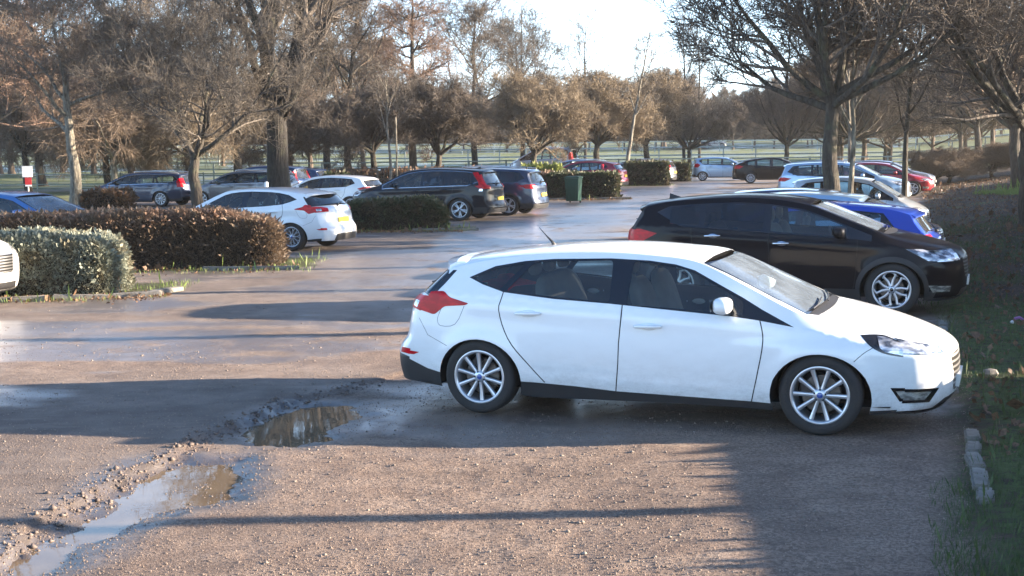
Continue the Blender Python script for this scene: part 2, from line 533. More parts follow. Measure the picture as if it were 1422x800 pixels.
# ------------------------------------------------------------------ wheels
_wc = {}
def wheel_meshes(style, r):
    k = (style, round(r, 3))
    if k in _wc: return _wc[k]
    rr = r * .70
    t = MB()
    prof = [(rr - .01, .085), (rr + .005, .100), (rr + .03, .108), (r - .035, .110), (r - .012, .098), (r, .070), (r, 0), (r, -.070), (r - .012, -.098), (r - .035, -.108), (rr + .02, -.105), (rr - .01, -.085)]
    t.lathe(prof, 48)
    rm = MB()
    # outer lip and barrel
    rm.lathe([(rr + .006, .102), (rr - .004, .106), (rr - .016, .100), (rr - .022, .085), (rr - .028, .02), (rr - .035, -.08)], 48, mi=0)
    def spoke(a, w0, w1, r0, r1, y0=.088, y1=.092, bend=0.0, th=.022):
        c, s_ = math.cos(a), math.sin(a)
        a2 = a + bend; c2, s2 = math.cos(a2), math.sin(a2)
        V = []
        for (rd, w, y, cc, ss) in ((r0, w0, y0, c, s_), ((r0 + r1) / 2, (w0 + w1) / 2, y0 - .004, math.cos(a + bend * .4), math.sin(a + bend * .4)), (r1, w1, y1, c2, s2)):
            for q, dy, ww in ((-1, -th, 1), (-1, -.004, 1), (-.55, 0, 1), (.55, 0, 1), (1, -.004, 1), (1, -th, 1)):
                V.append((rd * cc - q * w / 2 * ss, y + dy, rd * ss + q * w / 2 * cc))
        F = []
        for j in range(2):
            for i in range(5):
                F.append((j * 6 + i, j * 6 + i + 1, (j + 1) * 6 + i + 1, (j + 1) * 6 + i))
        rm.add(V, F, 0)
    if style == 'ten':
        for i in range(10): spoke(2 * math.pi * i / 10 + .17, .024, .036, .045, rr - .012, th=.03)
    elif style == 'lattice':
        for i in range(10):
            a = 2 * math.pi * i / 10
            spoke(a, .022, .016, .04, rr * .6)
            spoke(a, .014, .013, rr * .55, rr - .012, bend=.22); spoke(a, .014, .013, rr * .55, rr - .012, bend=-.22)
    elif style == 'petal':
        for i in range(5):
            a = 2 * math.pi * i / 5 + .3
            spoke(a - .20, .036, .030, .045, rr * .84, bend=-.22); spoke(a + .20, .036, .030, .045, rr * .84, bend=.22)
            spoke(a - .46, .040, .05, rr * .76, rr - .012, bend=.36); spoke(a + .46, .040, .05, rr * .76, rr - .012, bend=-.36)
    elif style == 'five':
        for i in range(5):
            a = 2 * math.pi * i / 5 + .3
            spoke(a - .11, .04, .036, .04, rr - .014, bend=-.05); spoke(a + .11, .04, .036, .04, rr - .014, bend=.05)
    else:
        for i in range(7): spoke(2 * math.pi * i / 7 + .3, .045, .05, .04, rr - .014)
    rm.lathe([(0, .096), (.028, .095), (.05, .088), (.062, .07), (.062, .03)], 20, mi=0)
    rm.lathe([(0, .0985), (.020, .0975), (.024, .095)], 16, mi=1)
    for i in range(5):
        a = 2 * math.pi * i / 5 + .5
        rm.lathe([(0, .092), (.009, .0915), (.009, .085)], 8, c=(.043 * math.cos(a), 0, .043 * math.sin(a)), mi=2)
    hb = MB()
    hb.lathe([(0, .02), (.15, .02), (.155, .015), (.155, -.01), (0, -.01)], 28, mi=0)
    hb.lathe([(rr - .03, -.06), (0, -.055)], 28, mi=1)
    hb.box((.11, .015, .06), (.07, .06, .11), 2)
    a = t.build('tyre', M['tyre'], None, True); b = rm.build('rim', None, None, True, [M['alloy'], M['badge'] if style in ('ten', 'lattice') else M['gloss_black'], M['alloy_dark']])
    c = hb.build('wheel', None, None, False, [M['disc'], M['seam'], M['alloy_dark']])
    _wc[k] = (c.data, a.data, b.data)
    for o in (a, b, c): bpy.data.objects.remove(o)
    return _wc[k]

def add_wheels(root, B, style, r, track, steer=0.0):
    h, t, m = wheel_meshes(style, r)
    for xc in (0, B.wb):
        for sgn in (1, -1):
            w = bpy.data.objects.new('wheel', h); link(w, root)
            w.location = (xc, sgn * (track - .105), r)
            w.rotation_euler = (0, R(17 * xc + 40 * sgn), (0 if sgn > 0 else math.pi) + (steer if xc else 0))
            link(bpy.data.objects.new('tyre', t), w); link(bpy.data.objects.new('rim', m), w)

# ------------------------------------------------------------------ cabin
def cabin(root, B, detail=True, rhd=True, belt=.95, xs=1.35, roof=1.42, seatmat=None):
    sm = seatmat or M['seat']
    fl = .30
    def seat(x, y, w, name='seat', zb=0.0):
        s = MB()
        s.ell((x + .22, y, fl + .22 + zb), (.27, w, .10), 14, 8, pw=.6)
        # backrest, leaning back
        n0 = len(s.v)
        s.ell((0, 0, 0), (.075, w * .95, .34), 14, 10, pw=.62)
        a = R(-18); ca, sa = math.cos(a), math.sin(a)
        for i in range(n0, len(s.v)):
            q = s.v[i]; s.v[i] = (x - .06 + q[0] * ca + q[2] * sa, y + q[1], fl + .55 + zb - q[0] * sa + q[2] * ca)
        if w < .4:
            n0 = len(s.v); s.ell((0, 0, 0), (.05, .12, .095), 12, 8, pw=.7)
            for i in range(n0, len(s.v)):
                q = s.v[i]; s.v[i] = (x - .20 + q[0], y + q[1], fl + .985 + zb + q[2])
            for d in (-.05, .05): s.tube([(x - .18, y + d, fl + .84 + zb), (x - .20, y + d, fl + .93 + zb)], .008, 5)
        else:
            for yy in (-.38, 0, .38): s.ell((x - .20, yy, fl + .93 + zb), (.045, .11, .07), 10, 6, pw=.7)
        s.build(name, sm, root, True)
    seat(xs, .36, .25); seat(xs, -.36, .25); seat(xs - .88, 0, .60, 'rear_bench')
    d = MB()
    xd = B.cowl
    d.add([(xd - .45, -.66, belt - .28), (xd - .45, .66, belt - .28), (xd - .42, -.68, belt - .05), (xd - .42, .68, belt - .05), (xd - .05, -.66, belt - .02), (xd - .05, .66, belt - .02)],
          [(0, 1, 3, 2), (2, 3, 5, 4)], 0)
    d.ell((xd - .36, -.36, belt - .04), (.12, .2, .055), 12, 8)
    d.build('dashboard', M['dash'], root)
    w = MB(); cx, cz = xd - .62, belt - .06
    pts = []
    for i in range(21):
        t = 2 * math.pi * i / 20
        pts.append((cx - .07 * math.sin(t), -.36 + .18 * math.cos(t), cz + .165 * math.sin(t)))
    w.tube(pts, .014, 6, cap=False)
    w.tube([(cx - .0, -.36, cz), (cx + .2, -.36, cz - .05)], .03, 6)
    w.tube([(cx, -.53, cz), (cx, -.19, cz)], .012, 5); w.tube([(cx, -.36, cz), (cx + .05, -.36, cz - .15)], .012, 5)
    w.build('steering_wheel', M['dash'], root, True)

def box_on(B, kind, name, mat, root, a, b, size, off=.01, sgn=1):
    """small box laid on the body surface, kind 'strip' (sigma, v)"""
    p = B.strip(a, b); n = B.strip_n(a, b)
    s = MB(); s.box((0, 0, 0), size)
    o = s.build(name, mat, root)
    o.location = p + n * off
    o.rotation_euler = n.to_track_quat('X', 'Z').to_euler()
    return o

# ------------------------------------------------------------------ car specs
def grille_mat():
    t = NT('slatted_grille'); c = t.coord(); s = t.node('SeparateXYZ'); t.l.new(c, s.inputs[0])
    w = t.math('SINE', t.math('MULTIPLY', s.outputs[2], 140.0))
    f = t.ramp(w, .2, .5)
    b = t.bsdf(Roughness=.3); t.l.new(t.mix(f, (.012, .012, .013), (.55, .55, .56)), b.inputs['Base Color']); t.l.new(f, b.inputs['Metallic'])
    return t.done(b)
M['grille'] = grille_mat()
ORDER = ['paint', 'black', 'gloss', 'seam', 'wglass', 'glass', 'rglass', 'head', 'tail', 'fog', 'grille', 'chrome']
def matmap(paint_, rglass='glass', gloss='gloss_black'):
    return dict(paint=M[paint_], black=M['black'], gloss=M[gloss], seam=M['seam'], glass=M['glass'], wglass=M['wglass'], rglass=M[rglass], head=M['headlamp'],
                tail=M['taillamp'], fog=M['foglamp'], grille=M['grille'], chrome=M['chrome'])

def F(part, mat, poly, off=0.0, id=0, **k): return dict(part=part, mat=mat, poly=poly, off=off, id=id, **k)

def focus_spec():
    C = [(3.76, .18), (3.84, .25), (3.872, .38), (3.872, .56), (3.84, .645), (3.75, .70), (3.40, .822), (3.10, .893), (2.86, .925),
         (2.40, 1.150), (1.93, 1.360), (1.54, 1.405), (1.12, 1.427), (.62, 1.418), (.12, 1.378), (-.34, 1.312), (-.41, 1.28), (-.57, 1.135), (-.725, 1.01),
         (-.815, .94), (-.855, .78), (-.89, .63), (-.985, .51), (-1.005, .37), (-.98, .23)]
    E = [(3.42, .185), (3.47, .25), (3.50, .38), (3.49, .56), (3.46, .725), (3.345, .795), (3.14, .845), (2.93, .887), (2.72, .935),
         (2.29, 1.128), (1.86, 1.313), (1.50, 1.363), (1.09, 1.383), (.58, 1.368), (.10, 1.318), (-.27, 1.235), (-.31, 1.205), (-.42, 1.10), (-.50, 1.0),
         (-.555, .93), (-.60, .78), (-.635, .63), (-.70, .51), (-.715, .37), (-.69, .23)]
    win_t = [(-.115, 1.170), (.113, 1.267), (.373, 1.313), (.622, 1.333), (1.12, 1.345), (1.45, 1.332), (1.675, 1.305), (1.838, 1.262), (2.023, 1.172), (2.253, 1.062), (2.42, .972), (2.67, .850)]
    win_b = [(2.395, .894), (2.174, .919), (1.718, .95), (1.17, .989), (.681, 1.014), (.23, 1.057), (.025, 1.116)]
    rd = [(.38, 1.345), (.20, 1.19), (.225, 1.06), (.196, .909), (.278, .672), (.451, .463), (.598, .304)]
    mid = [(1.218, .262), (1.245, .5), (1.253, .667), (1.277, .993), (1.235, 1.372)]
    fd = [(2.34, .242), (2.39, .47), (2.434, .737), (2.40, .905), (2.30, 1.075), (1.87, 1.30), (1.62, 1.345), (1.235, 1.372)]
    rdS, fdS = smoothline(rd, 4), smoothline(fd, 4)
    side = [
        F('sill_trim', 'black', [(.25, .318), (.427, .303), (1.239, .271), (2.338, .242), (2.56, .236), (2.56, .1), (.25, .1)], -.004),
        F('bumper_trim', 'black', [(-1.1, .455), (-.72, .43), (-.52, .36), (-.36, .335), (-.3, .1), (-1.1, .1)], -.003, 1),
        F('bumper_trim', 'black', [(3.15, .205), (3.9, .225), (3.9, .1), (3.15, .1)], .006, 2),
        F('door', 'paint', rdS + [(1.218, .262)] + mid[1:] + [(.7, 1.36)], 0, 1),
        F('door', 'paint', mid[:1] + fdS + mid[::-1][1:-1], 0, 2),
        F('body', 'seam', buf(rdS[8:], .009), -.006), F('body', 'seam', buf(mid[:4], .009), -.006), F('body', 'seam', buf(fdS[:13], .009), -.006),
        F('body', 'seam', buf(smoothline([(3.13, .60), (3.20, .665), (3.27, .71)], 3), .005), -.004),
        F('body', 'seam', buf(smoothline([(-.36, .90), (-.40, .80), (-.37, .75), (-.22, .77), (-.13, .93)], 3), .004), -.003),
        F('body', 'seam', buf([(-.61, .83), (-.50, .66), (-.30, .58)], .004), -.003),
        F('window_trim', 'gloss', win_t + win_b, .001),
        F('side_window', 'glass', rounded([(-.075, 1.163), (.12, 1.247), (.385, 1.293), (.185, 1.077), (.04, 1.127)], .02), -.004, 1),
        F('side_window', 'glass', rounded([(.46, 1.300), (.63, 1.315), (1.145, 1.328), (1.165, 1.0), (.69, 1.03), (.25, 1.070)], .03), -.004, 2),
        F('side_window', 'glass', rounded([(1.325, 1.326), (1.675, 1.286), (1.83, 1.245), (2.01, 1.158), (2.20, 1.066), (2.26, 1.03), (2.27, .924), (2.17, .934), (1.72, .966), (1.31, .985)], .03), -.004, 3),
        F('headlight', 'gloss', smoothline([(3.165, .795), (3.26, .797), (3.345, .787), (3.46, .742), (3.62, .72)], 3) + smoothline([(3.62, .625), (3.462, .638), (3.338, .666), (3.25, .715), (3.165, .795)], 3)[:-1], .002),
        F('headlight', 'head', [(3.285, .785), (3.345, .777), (3.46, .733), (3.62, .71), (3.62, .635), (3.462, .649), (3.352, .674), (3.315, .705)], .004),
        F('fog_light', 'gloss', [(3.395, .392), (3.66, .386), (3.66, .293), (3.462, .280)], .002),
        F('fog_light', 'fog', [(3.435, .365), (3.66, .365), (3.66, .312), (3.475, .303)], .004),
        F('rear_window', 'gloss', [(-.9, 1.235), (-.25, 1.225), (-.345, 1.11), (-.44, 1.012), (-.9, 1.0)], -.001, 4),
        F('tail_light', 'tail', rounded([(-.085, .955), (-.28, 1.000), (-.34, 1.050), (-.46, 1.038), (-.8, .985), (-.8, .885), (-.60, .880), (-.43, .842), (-.33, .920), (-.12, .938)], .025), .005),
        F('reflector', 'tail', [(-.9, .515), (-.60, .50), (-.66, .475), (-.9, .47)], .003),
    ]
    strip = [
        F('windscreen', 'gloss', [(8.04, -.93), (9.96, -.965), (9.96, .965), (8.04, .93)], -.001, sym=True),
        F('windscreen', 'wglass', [(8.12, -.88), (8.8, -.91), (9.88, -.93), (9.88, .93), (8.8, .91), (8.12, .88)], -.003, sym=True),
        F('body', 'black', [(7.88, -.80), (8.04, -.90), (8.04, .90), (7.88, .80)], -.004, sym=True),
        F('body', 'seam', buf([(7.8, .90), (6.5, .88), (5.3, .86), (4.9, .80)], .012), -.004),
        F('rear_window', 'gloss', [(16.15, -1.1), (17.95, -1.1), (17.95, 1.1), (16.15, 1.1)], -.001, sym=True),
        F('rear_window', 'rglass', [(16.25, -.82), (17.8, -.78), (17.8, .78), (16.25, .82)], -.002, sym=True),
        F('grille', 'grille', rounded([(1.55, -.42), (3.55, -.52), (3.55, .52), (1.55, .42)], .1), -.006, sym=True),
        F('body', 'black', rounded([(.35, -.72), (1.25, -.62), (1.25, .62), (.35, .72)], .1), -.006, sym=True),
        F('headlight', 'head', [(4.55, 1.1), (3.62, 1.1), (3.55, .80), (3.72, .64), (4.3, .66), (4.5, .9)], .004),
        F('fog_light', 'gloss', [(1.13, 1.1), (1.13, .84), (1.95, .76), (2.03, 1.1)], .002),
        F('fog_light', 'fog', [(1.3, 1.1), (1.35, .9), (1.8, .85), (1.85, 1.1)], .004),
        F('tail_light', 'tail', [(17.9, 1.1), (18.15, .80), (18.6, .62), (19.35, .64), (19.45, 1.1)], .005),
        F('tail_light', 'fog', [(18.75, .98), (18.75, .86), (19.2, .86), (19.25, .98)], .007, 9),
        F('reflector', 'tail', [(21.9, 1.1), (21.9, .9), (22.25, .9), (22.3, 1.1)], .003),
        F('bumper_trim', 'black', [(22.45, -1.1), (24, -1.1), (24, 1.1), (22.45, 1.1)], -.003, 3, sym=True),
        F('bumper_trim', 'black', [(0, -1.1), (.22, -1.1), (.22, 1.1), (0, 1.1)], .006, 4, sym=True),
    ]
    return dict(C=C, E=E, hw=.905, wb=2.875, wz=.30, arch=(.388, .352), cowl=2.72, belt=[(-.7, 1.02), (0, 1.03), (1.2, .97), (2.4, .885), (2.9, .80), (3.5, .70)],
                bottom=[(-.5, .215), (-.2, .2), (.3, .19), (.5, .165), (1.7, .185), (2.45, .180), (3.1, .17)], side=side, strip=strip, mats_order=ORDER, lean=.50, pf=.17, pr=.14,
                crease=((-.1, .955, 2.5, .845, .010), (.35, .36, 2.4, .33, .005), (2.4, .70, 3.3, .72, .008)),
                handles=[(.46, .888), (1.50, .817)], mirror=(2.13, .985), ant=(.36, 13.5), r=.322, track=.885, spoiler=(-.22, 1.312, -.535, 1.288, .55), xs=1.42)

def gen_spec(wb=2.75, hw=.88, nose=3.6, zh=.72, cowl=(2.55, .93), header=(1.75, 1.34), peak=(.95, 1.44), rend=(-.35, 1.33), gend=(-.68, 1.0), tail=-.80, bump=-.92,
             belt=(.88, 1.0), tip=(-.15, 1.12), r=.32, track=None, lamp=(.80, 1.0), lamp_x=.30, head=(.62, .76), head_x=.42, clad=False, lean=.46, bp=1.2, quarter=True, chrome=False,
             spoiler=True, mirror=True, notch=None, dlo_off=.055, rails=False, lod=1):
    xn = nose
    hl = cowl[0]
    def hz(x):  # bonnet line
        t = (x - hl) / (xn - .15 - hl); return lerp(cowl[1], zh, t ** 1.4)
    C = [(xn - .1, .2), (xn - .03, .28), (xn, .42), (xn - .01, zh - .16), (xn - .045, zh - .07), (xn - .14, zh), (lerp(xn, hl, .45), hz(lerp(xn, hl, .45)) + .01), (lerp(xn, hl, .75), hz(lerp(xn, hl, .75)) + .012), (hl + .14, cowl[1]),
         ((hl + header[0]) / 2 + .09, lerp(cowl[1], header[1], .54)), (header[0] + .07, header[1] + .01), (lerp(header[0], peak[0], .5), lerp(header[1], peak[1], .80)), peak,
         (lerp(peak[0], rend[0], .35), lerp(peak[1], rend[1], .14)), (lerp(peak[0], rend[0], .7), lerp(peak[1], rend[1], .5)), rend,
         (rend[0] - .07, rend[1] - .04), (lerp(rend[0], gend[0], .55), lerp(rend[1], gend[1], .5)), gend,
         (tail - .02, gend[1] - .08), (tail - .04, .78), (tail - .06, .62), (bump, .5), (bump - .02, .38), (bump + .02, .24)]
    E = []
    ex = [-.34, -.36, -.36, -.36, -.36, -.37, -.27, -.2, -.15]
    for i, c in enumerate(C):
        if i < 3: e = (c[0] + ex[i], c[1])
        elif i < 9: e = (c[0] + ex[i], c[1] - [0, 0, 0, -.01, .005, .01, .035, .025, -.005][i] if i != 4 else c[1] + .03)
        elif i == 9: e = (c[0] - .10, c[1] - .025)
        elif i == 10: e = (c[0] - .07, c[1] - .045)
        elif i < 15: e = (c[0] - .03, c[1] - .045)
        elif i == 15: e = (c[0] + .06, c[1] - .065)
        elif i == 16: e = (c[0] + .09, c[1] - .07)
        elif i < 19: e = (c[0] + .15, c[1] - .02)
        else: e = (c[0] + .24, c[1])
        E.append(e)
    bl = [(tail, belt[1]), (0, belt[1]), (hl - .2, belt[0]), (hl + .3, belt[0] - .09), (xn - .3, zh - .12)]
    topE = sorted([(e[0], e[1]) for e in E[8:17]])
    def top(x): return pl(topE, x) - dlo_off
    xs = [tip[0] + (hl - .1 - tip[0]) * i / 16 for i in range(17)]
    up = [(x, max(top(x), pl(bl, x) + .012)) for x in xs if x > tip[0] + .12]
    dn = [(x, pl(bl, x) + .008) for x in xs if x > tip[0] + (.30 if tip[1] > belt[1] + .05 else .06)][::-1]
    dlo = [tip] + up + dn
    def clipx(a, b, m=.022):
        u = [(x, max(top(x) - m, pl(bl, x) + .03)) for x in [a + (b - a) * i / 8 for i in range(9)]]
        d = [(x, pl(bl, x) + .008 + m) for x in [b, (a + b) / 2, a]]
        return u + d
    q0 = .30 if quarter else .1
    side = []
    if lod >= 1:
        yb = .27
        rd = [(q0 + .02, top(q0) - .0), (q0 - .10, belt[1] - .02), (q0 - .05, .72), (.42, .50), (.52, yb)]
        fdl = [(wb - .50, yb), (wb - .46, .5), (wb - .44, belt[0] - .12), (hl - .28, belt[0] + .0)]
        side += [F('door', 'paint', rd + [(bp + .06, yb), (bp + .05, belt[1] - .05), (bp + .05, top(bp) + .02)] + [(lerp(bp, q0, k), top(lerp(bp, q0, k)) + .02) for k in (.3, .6)], 0, 1),
                 F('door', 'paint', [(bp + .06, yb)] + fdl + [(x, top(x) + .01) for x in (hl - .35, hl - .6, hl - .85)] + [(bp + .05, top(bp) + .02), (bp + .05, belt[1] - .05)], 0, 2),
                 F('body', 'seam', buf(smoothline(rd[1:], 3), .009), -.005), F('body', 'seam', buf([(bp + .06, yb), (bp + .05, belt[1])], .009), -.005), F('body', 'seam', buf(smoothline(fdl, 3), .009), -.005)]
    zc = .36 if clad else .27
    side += [F('sill_trim', 'black', [(.2, zc), (wb - .2, zc - .02), (wb - .2, .1), (.2, .1)], .003),
             F('bumper_trim', 'black', [(-2, zc + .10), (-.3, zc + .06), (-.2, .1), (-2, .1)], .001, 1), F('bumper_trim', 'black', [(wb + .3, zc - .04), (6, zc - .0), (6, .1), (wb + .3, .1)], .001, 2)]
    ar = (r * 1.17, r * 1.09)
    if clad:
        for xc, i in ((0, 1), (wb, 2)):
            side.append(F('arch_trim', 'black', [(xc + (ar[0] + .055) * math.cos(a), r + (ar[1] + .055) * math.sin(a)) for a in [R(d) for d in range(-15, 196, 10)]], .004, i))
    if chrome: side.append(F('window_trim', 'chrome', buf(dlo + [dlo[0]], .022), .002))
    side += [F('window_trim', 'gloss', dlo, 0.0)]
    side += [F('side_window', 'glass', rounded(clipx(bp + .07, hl - .42), .02), -.004, 3), F('side_window', 'rglass', rounded(clipx(q0 + .08, bp - .03), .02), -.004, 2)]
    if quarter and q0 - .0 - tip[0] > .35:
        a = tip[0] + (.2 if tip[1] > belt[1] + .05 else .06)
        side.append(F('side_window', 'rglass', rounded(clipx(a, q0 + .0, .03), .02), -.004, 1))
    z0, z1 = lamp
    side += [F('tail_light', 'tail', [(-2, z1), (tail + .28, z1), (tail + lamp_x + .24, (z0 + z1) / 2 + .03), (tail + .30, z0), (-2, z0)], .004),
             F('headlight', 'head', [(xn - head_x - .25, head[1] + .01), (xn - head_x + .1, head[1]), (xn, head[1] - .04), (xn, head[0]), (xn - head_x + .02, head[0] + .03)], .004),
             F('fog_light', 'fog', [(xn - .47, .40), (xn - .1, .40), (xn - .1, .31), (xn - .42, .31)], .003)]
    def sg(z, a, b):  # sigma for height on the centre line between indices
        best = a; bd = 9
        k = 0
        while a + k * .02 <= b:
            q = hermite(C, a + k * .02)
            if abs(q[1] - z) < bd: bd = abs(q[1] - z); best = a + k * .02
            k += 1
        return best
    h0, h1 = sg(head[0], 2, 5), sg(head[1], 2, 5.2)
    t1, t0 = sg(z1, 15, 22), sg(z0, 17, 22)
    strip = [F('windscreen', 'gloss', [(8.04, -.93), (9.96, -.96), (9.96, .96), (8.04, .93)], -.001, sym=True), F('windscreen', 'wglass', [(8.2, -.88), (9.86, -.92), (9.86, .92), (8.2, .88)], -.003, sym=True),
             F('body', 'black', [(7.78, -.84), (8.04, -.9), (8.04, .9), (7.78, .84)], -.004, sym=True),
             F('rear_window', 'gloss', [(16.1, -.9), (17.95, -.88), (17.95, .88), (16.1, .9)], -.001, sym=True), F('rear_window', 'rglass', [(16.25, -.82), (17.85, -.8), (17.85, .8), (16.25, .82)], -.002, sym=True),
             F('grille', 'grille', rounded([(2.2, -.45), (h0 + .5, -.55), (h0 + .5, .55), (2.2, .45)], .1), -.006, sym=True), F('body', 'black', rounded([(.5, -.66), (1.5, -.6), (1.5, .6), (.5, .66)], .1), -.006, sym=True),
             F('headlight', 'head', [(h1, 1.1), (h0, 1.1), (h0 + .1, .66), (h1 - .1, .66)], .004), F('fog_light', 'fog', [(1.25, 1.1), (1.25, .88), (1.8, .88), (1.8, 1.1)], .003),
             F('tail_light', 'tail', [(t1, 1.1), (t0, 1.1), (t0, .70), (t1 + .05, .72)], .004),
             F('bumper_trim', 'black', [(22.9, -1.1), (24, -1.1), (24, 1.1), (22.9, 1.1)], 0, 3, sym=True), F('bumper_trim', 'black', [(0, -1.1), (.4, -1.1), (.4, 1.1), (0, 1.1)], 0, 4, sym=True)]
    return dict(C=C, E=E, hw=hw, wb=wb, wz=r - .015, arch=ar, cowl=hl, belt=bl, bottom=[(tail + .35, .22), (-.2, .21), (.4, .2), (wb - .4, .2), (wb + .3, .2)], side=side, strip=strip, mats_order=ORDER,
                lean=lean, pf=.17, pr=.13, crease=((0, belt[1] - .10, wb - .2, belt[0] - .09, .012),), handles=[(.50, belt[1] - .12), (bp + .22, belt[0] - .045 if False else pl(bl, bp + .2) - .12)],
                mirror=(hl - .50, belt[0] + .08) if mirror else None, r=r, track=track or hw - .02, spoiler=(rend[0] + .06, rend[1] - .035, rend[0] - .16, rend[1] - .06) if spoiler else None, xs=bp + .2, ant=None, rails=rails, rendz=rend, roofz=peak[1])

_hm = {}
def dress(root, B, sp, objs, matm, wheel='seven', lod=1, plate=True, interior=None, steer=0.0, mirror_mat=None, pcol='plate_y', handle='paint'):
    add_wheels(root, B, wheel, sp['r'], sp['track'], steer)
    hw = B.hw
    # door handles
    if lod >= 1:
        for i, (hx, hz) in enumerate(sp['handles']):
            for sgn in (1, -1):
                s = MB(); y = B.W(hx, hz)
                pts = [(hx - .115, y + .003, hz - .004), (hx - .10, y + .030, hz), (hx, y + .042, hz + .003), (hx + .09, y + .034, hz + .004), (hx + .115, y + .003, hz + .004)]
                s.tube([(a, b * sgn, c) for a, b, c in pts], [.010, .014, .016, .014, .010], 8)
                s.ell((hx + .005, (y + .004) * sgn, hz), (.075, .008, .032), 12, 6)
                par = objs.get(('door', sgn, i + 1), root)
                s.build('door_handle', matm[handle], par, True)
    if sp.get('mirror') and lod >= 1:
        mx, mz = sp['mirror']
        for sgn in (1, -1):
            y = B.W(mx, mz)
            s = MB(); s.ell((mx + .0, (y + .145) * sgn, mz + .03), (.075, .115, .066), 16, 10, pw=.72)
            s.tube([(mx + .03, (y - .01) * sgn, mz - .045), (mx + .01, (y + .09) * sgn, mz - .02)], [.03, .03], 8, mi=1)
            g = [(mx - .077, (y + q) * sgn, mz + .03 + w) for q, w in ((.05, -.045), (.25, -.045), (.25, .05), (.05, .05))]
            s.add(g, [(0, 1, 2, 3)], 2)
            s.build('door_mirror', None, root, True, [mirror_mat or matm['paint'], M['black'], M['chrome']])
    if sp.get('spoiler'):
        x0, z0, x1, z1 = sp['spoiler'][:4]
        w = B.W(x0, z0 - .05) * .93; cv = .42 if len(sp['spoiler']) == 4 else sp['spoiler'][4]
        s = MB(); n = 16; V = []
        for i in range(n + 1):
            v = -1 + 2 * i / n; y = w * v; k = 1 - cv * abs(v) ** 2.2; dz = -.02 * abs(v) ** 3 - .008 * v * v
            xa = x0 + .02
            for (x, z) in ((xa, z0 + .012 + dz), (lerp(xa, x1, .55 * k), lerp(z0, z1, .45) + .018 + dz), (lerp(xa, x1, k), z1 + dz), (lerp(xa, x1, k), z1 - .022 + dz), (lerp(xa, x1, .5), lerp(z0, z1, .5) - .05 + dz), (xa + .04, z0 - .05 + dz)):
                V.append((x, y, z))
        Fc = [(i * 6 + j, (i + 1) * 6 + j, (i + 1) * 6 + (j + 1) % 6, i * 6 + (j + 1) % 6) for i in range(n) for j in range(6)]
        Fc += [tuple(range(5, -1, -1)), tuple(n * 6 + j for j in range(6))]
        s.add(V, Fc); o = s.build('roof_spoiler', matm['paint'], root, False)
    if plate:
        o = box_on(B, 'strip', 'number_plate', M[pcol], root, 20.6, 0, (.012, .50, .11), .008)
        box_on(B, 'strip', 'number_plate', M['plate_w'], root, 2.0, 0, (.03, .44, .10), -.006)
    if lod >= 1:
        s = MB()   # windscreen wipers, lying on the glass foot
        for (y0, y1) in ((-.55, .05), (.05, .62)):
            p = []
            for k in range(5):
                v = lerp(y0, y1, k / 4) / .8; q = B.strip(8.12 + .12 * k / 4, v); nn = B.strip_n(8.15, v); p.append(q + nn * .014)
            s.tube(p, .007, 5)
        s.build('wiper', M['black'], root)
        s = MB(); p = [B.strip(18.0, .05) + Vector((-.03, 0, .01)), B.strip(17.6, -.25) + Vector((-.02, 0, .015)), B.strip(17.5, -.5) + Vector((-.018, 0, .01))]
        s.tube(p, .008, 5); s.ell(tuple(p[0]), (.03, .03, .03), 8, 6); s.build('rear_wiper', M['black'], root)
    if sp.get('rails'):
        for sgn in (1, -1):
            s = MB(); P0 = [B.strip(q, .80 * sgn) + Vector((0, 0, .045)) for q in (10.8, 11.5, 12, 13, 14, 14.8)]
            P0 = [P0[0] - Vector((0, 0, .05))] + P0 + [P0[-1] - Vector((0, 0, .05))]
            s.tube(P0, .016, 6); s.build('roof_rail', M['alloy'], root, True)
    if interior is not None: cabin(root, B, xs=sp['xs'], belt=pl(B.belt, B.cowl - .4) + .03, seatmat=interior)

CARS = {}
def make_car(name, label, loc, yaw, spec, paint_, wheel='seven', lod=1, rglass='glass', group=None, steer=0.0, z=0.0, scale=None, **kw):
    root = thing(name, label, 'car', (loc[0], loc[1], z), R(yaw), group, scale)
    mm = matmap(paint_, rglass)
    B, objs = make_car_body(spec, mm, root, lod)
    dress(root, B, spec, objs, mm, wheel, lod, steer=steer, **kw)
    return root, B, objs

def crv_spec():
    sp = gen_spec(wb=2.83, hw=.92, nose=3.80, zh=.93, cowl=(2.62, 1.12), header=(1.80, 1.56), peak=(.9, 1.665), rend=(-.60, 1.585), gend=(-.86, 1.13), tail=-.93, bump=-1.04, belt=(1.02, 1.10),
                  tip=(-.62, 1.24), r=.355, lamp=(1.0, 1.12), lamp_x=.22, head=(.76, .96), clad=True, chrome=True, lean=.36)
    sp['side'].append(F('tail_light', 'tail', [(-.36, 1.50), (-.52, 1.52), (-.72, 1.20), (-2, 1.12), (-2, .98), (-.66, .98), (-.62, 1.06), (-.56, 1.22)], .006, 5))
    sp['side'].append(F('tail_light', 'chrome', [(-2, 1.0), (-.62, 1.0), (-.60, .93), (-2, .91)], .007, 6))
    sp['strip'].append(F('tail_light', 'tail', [(16.3, 1.1), (18.6, 1.1), (18.6, .80), (17.6, .86), (16.3, .94)], .006, 5))
    return sp
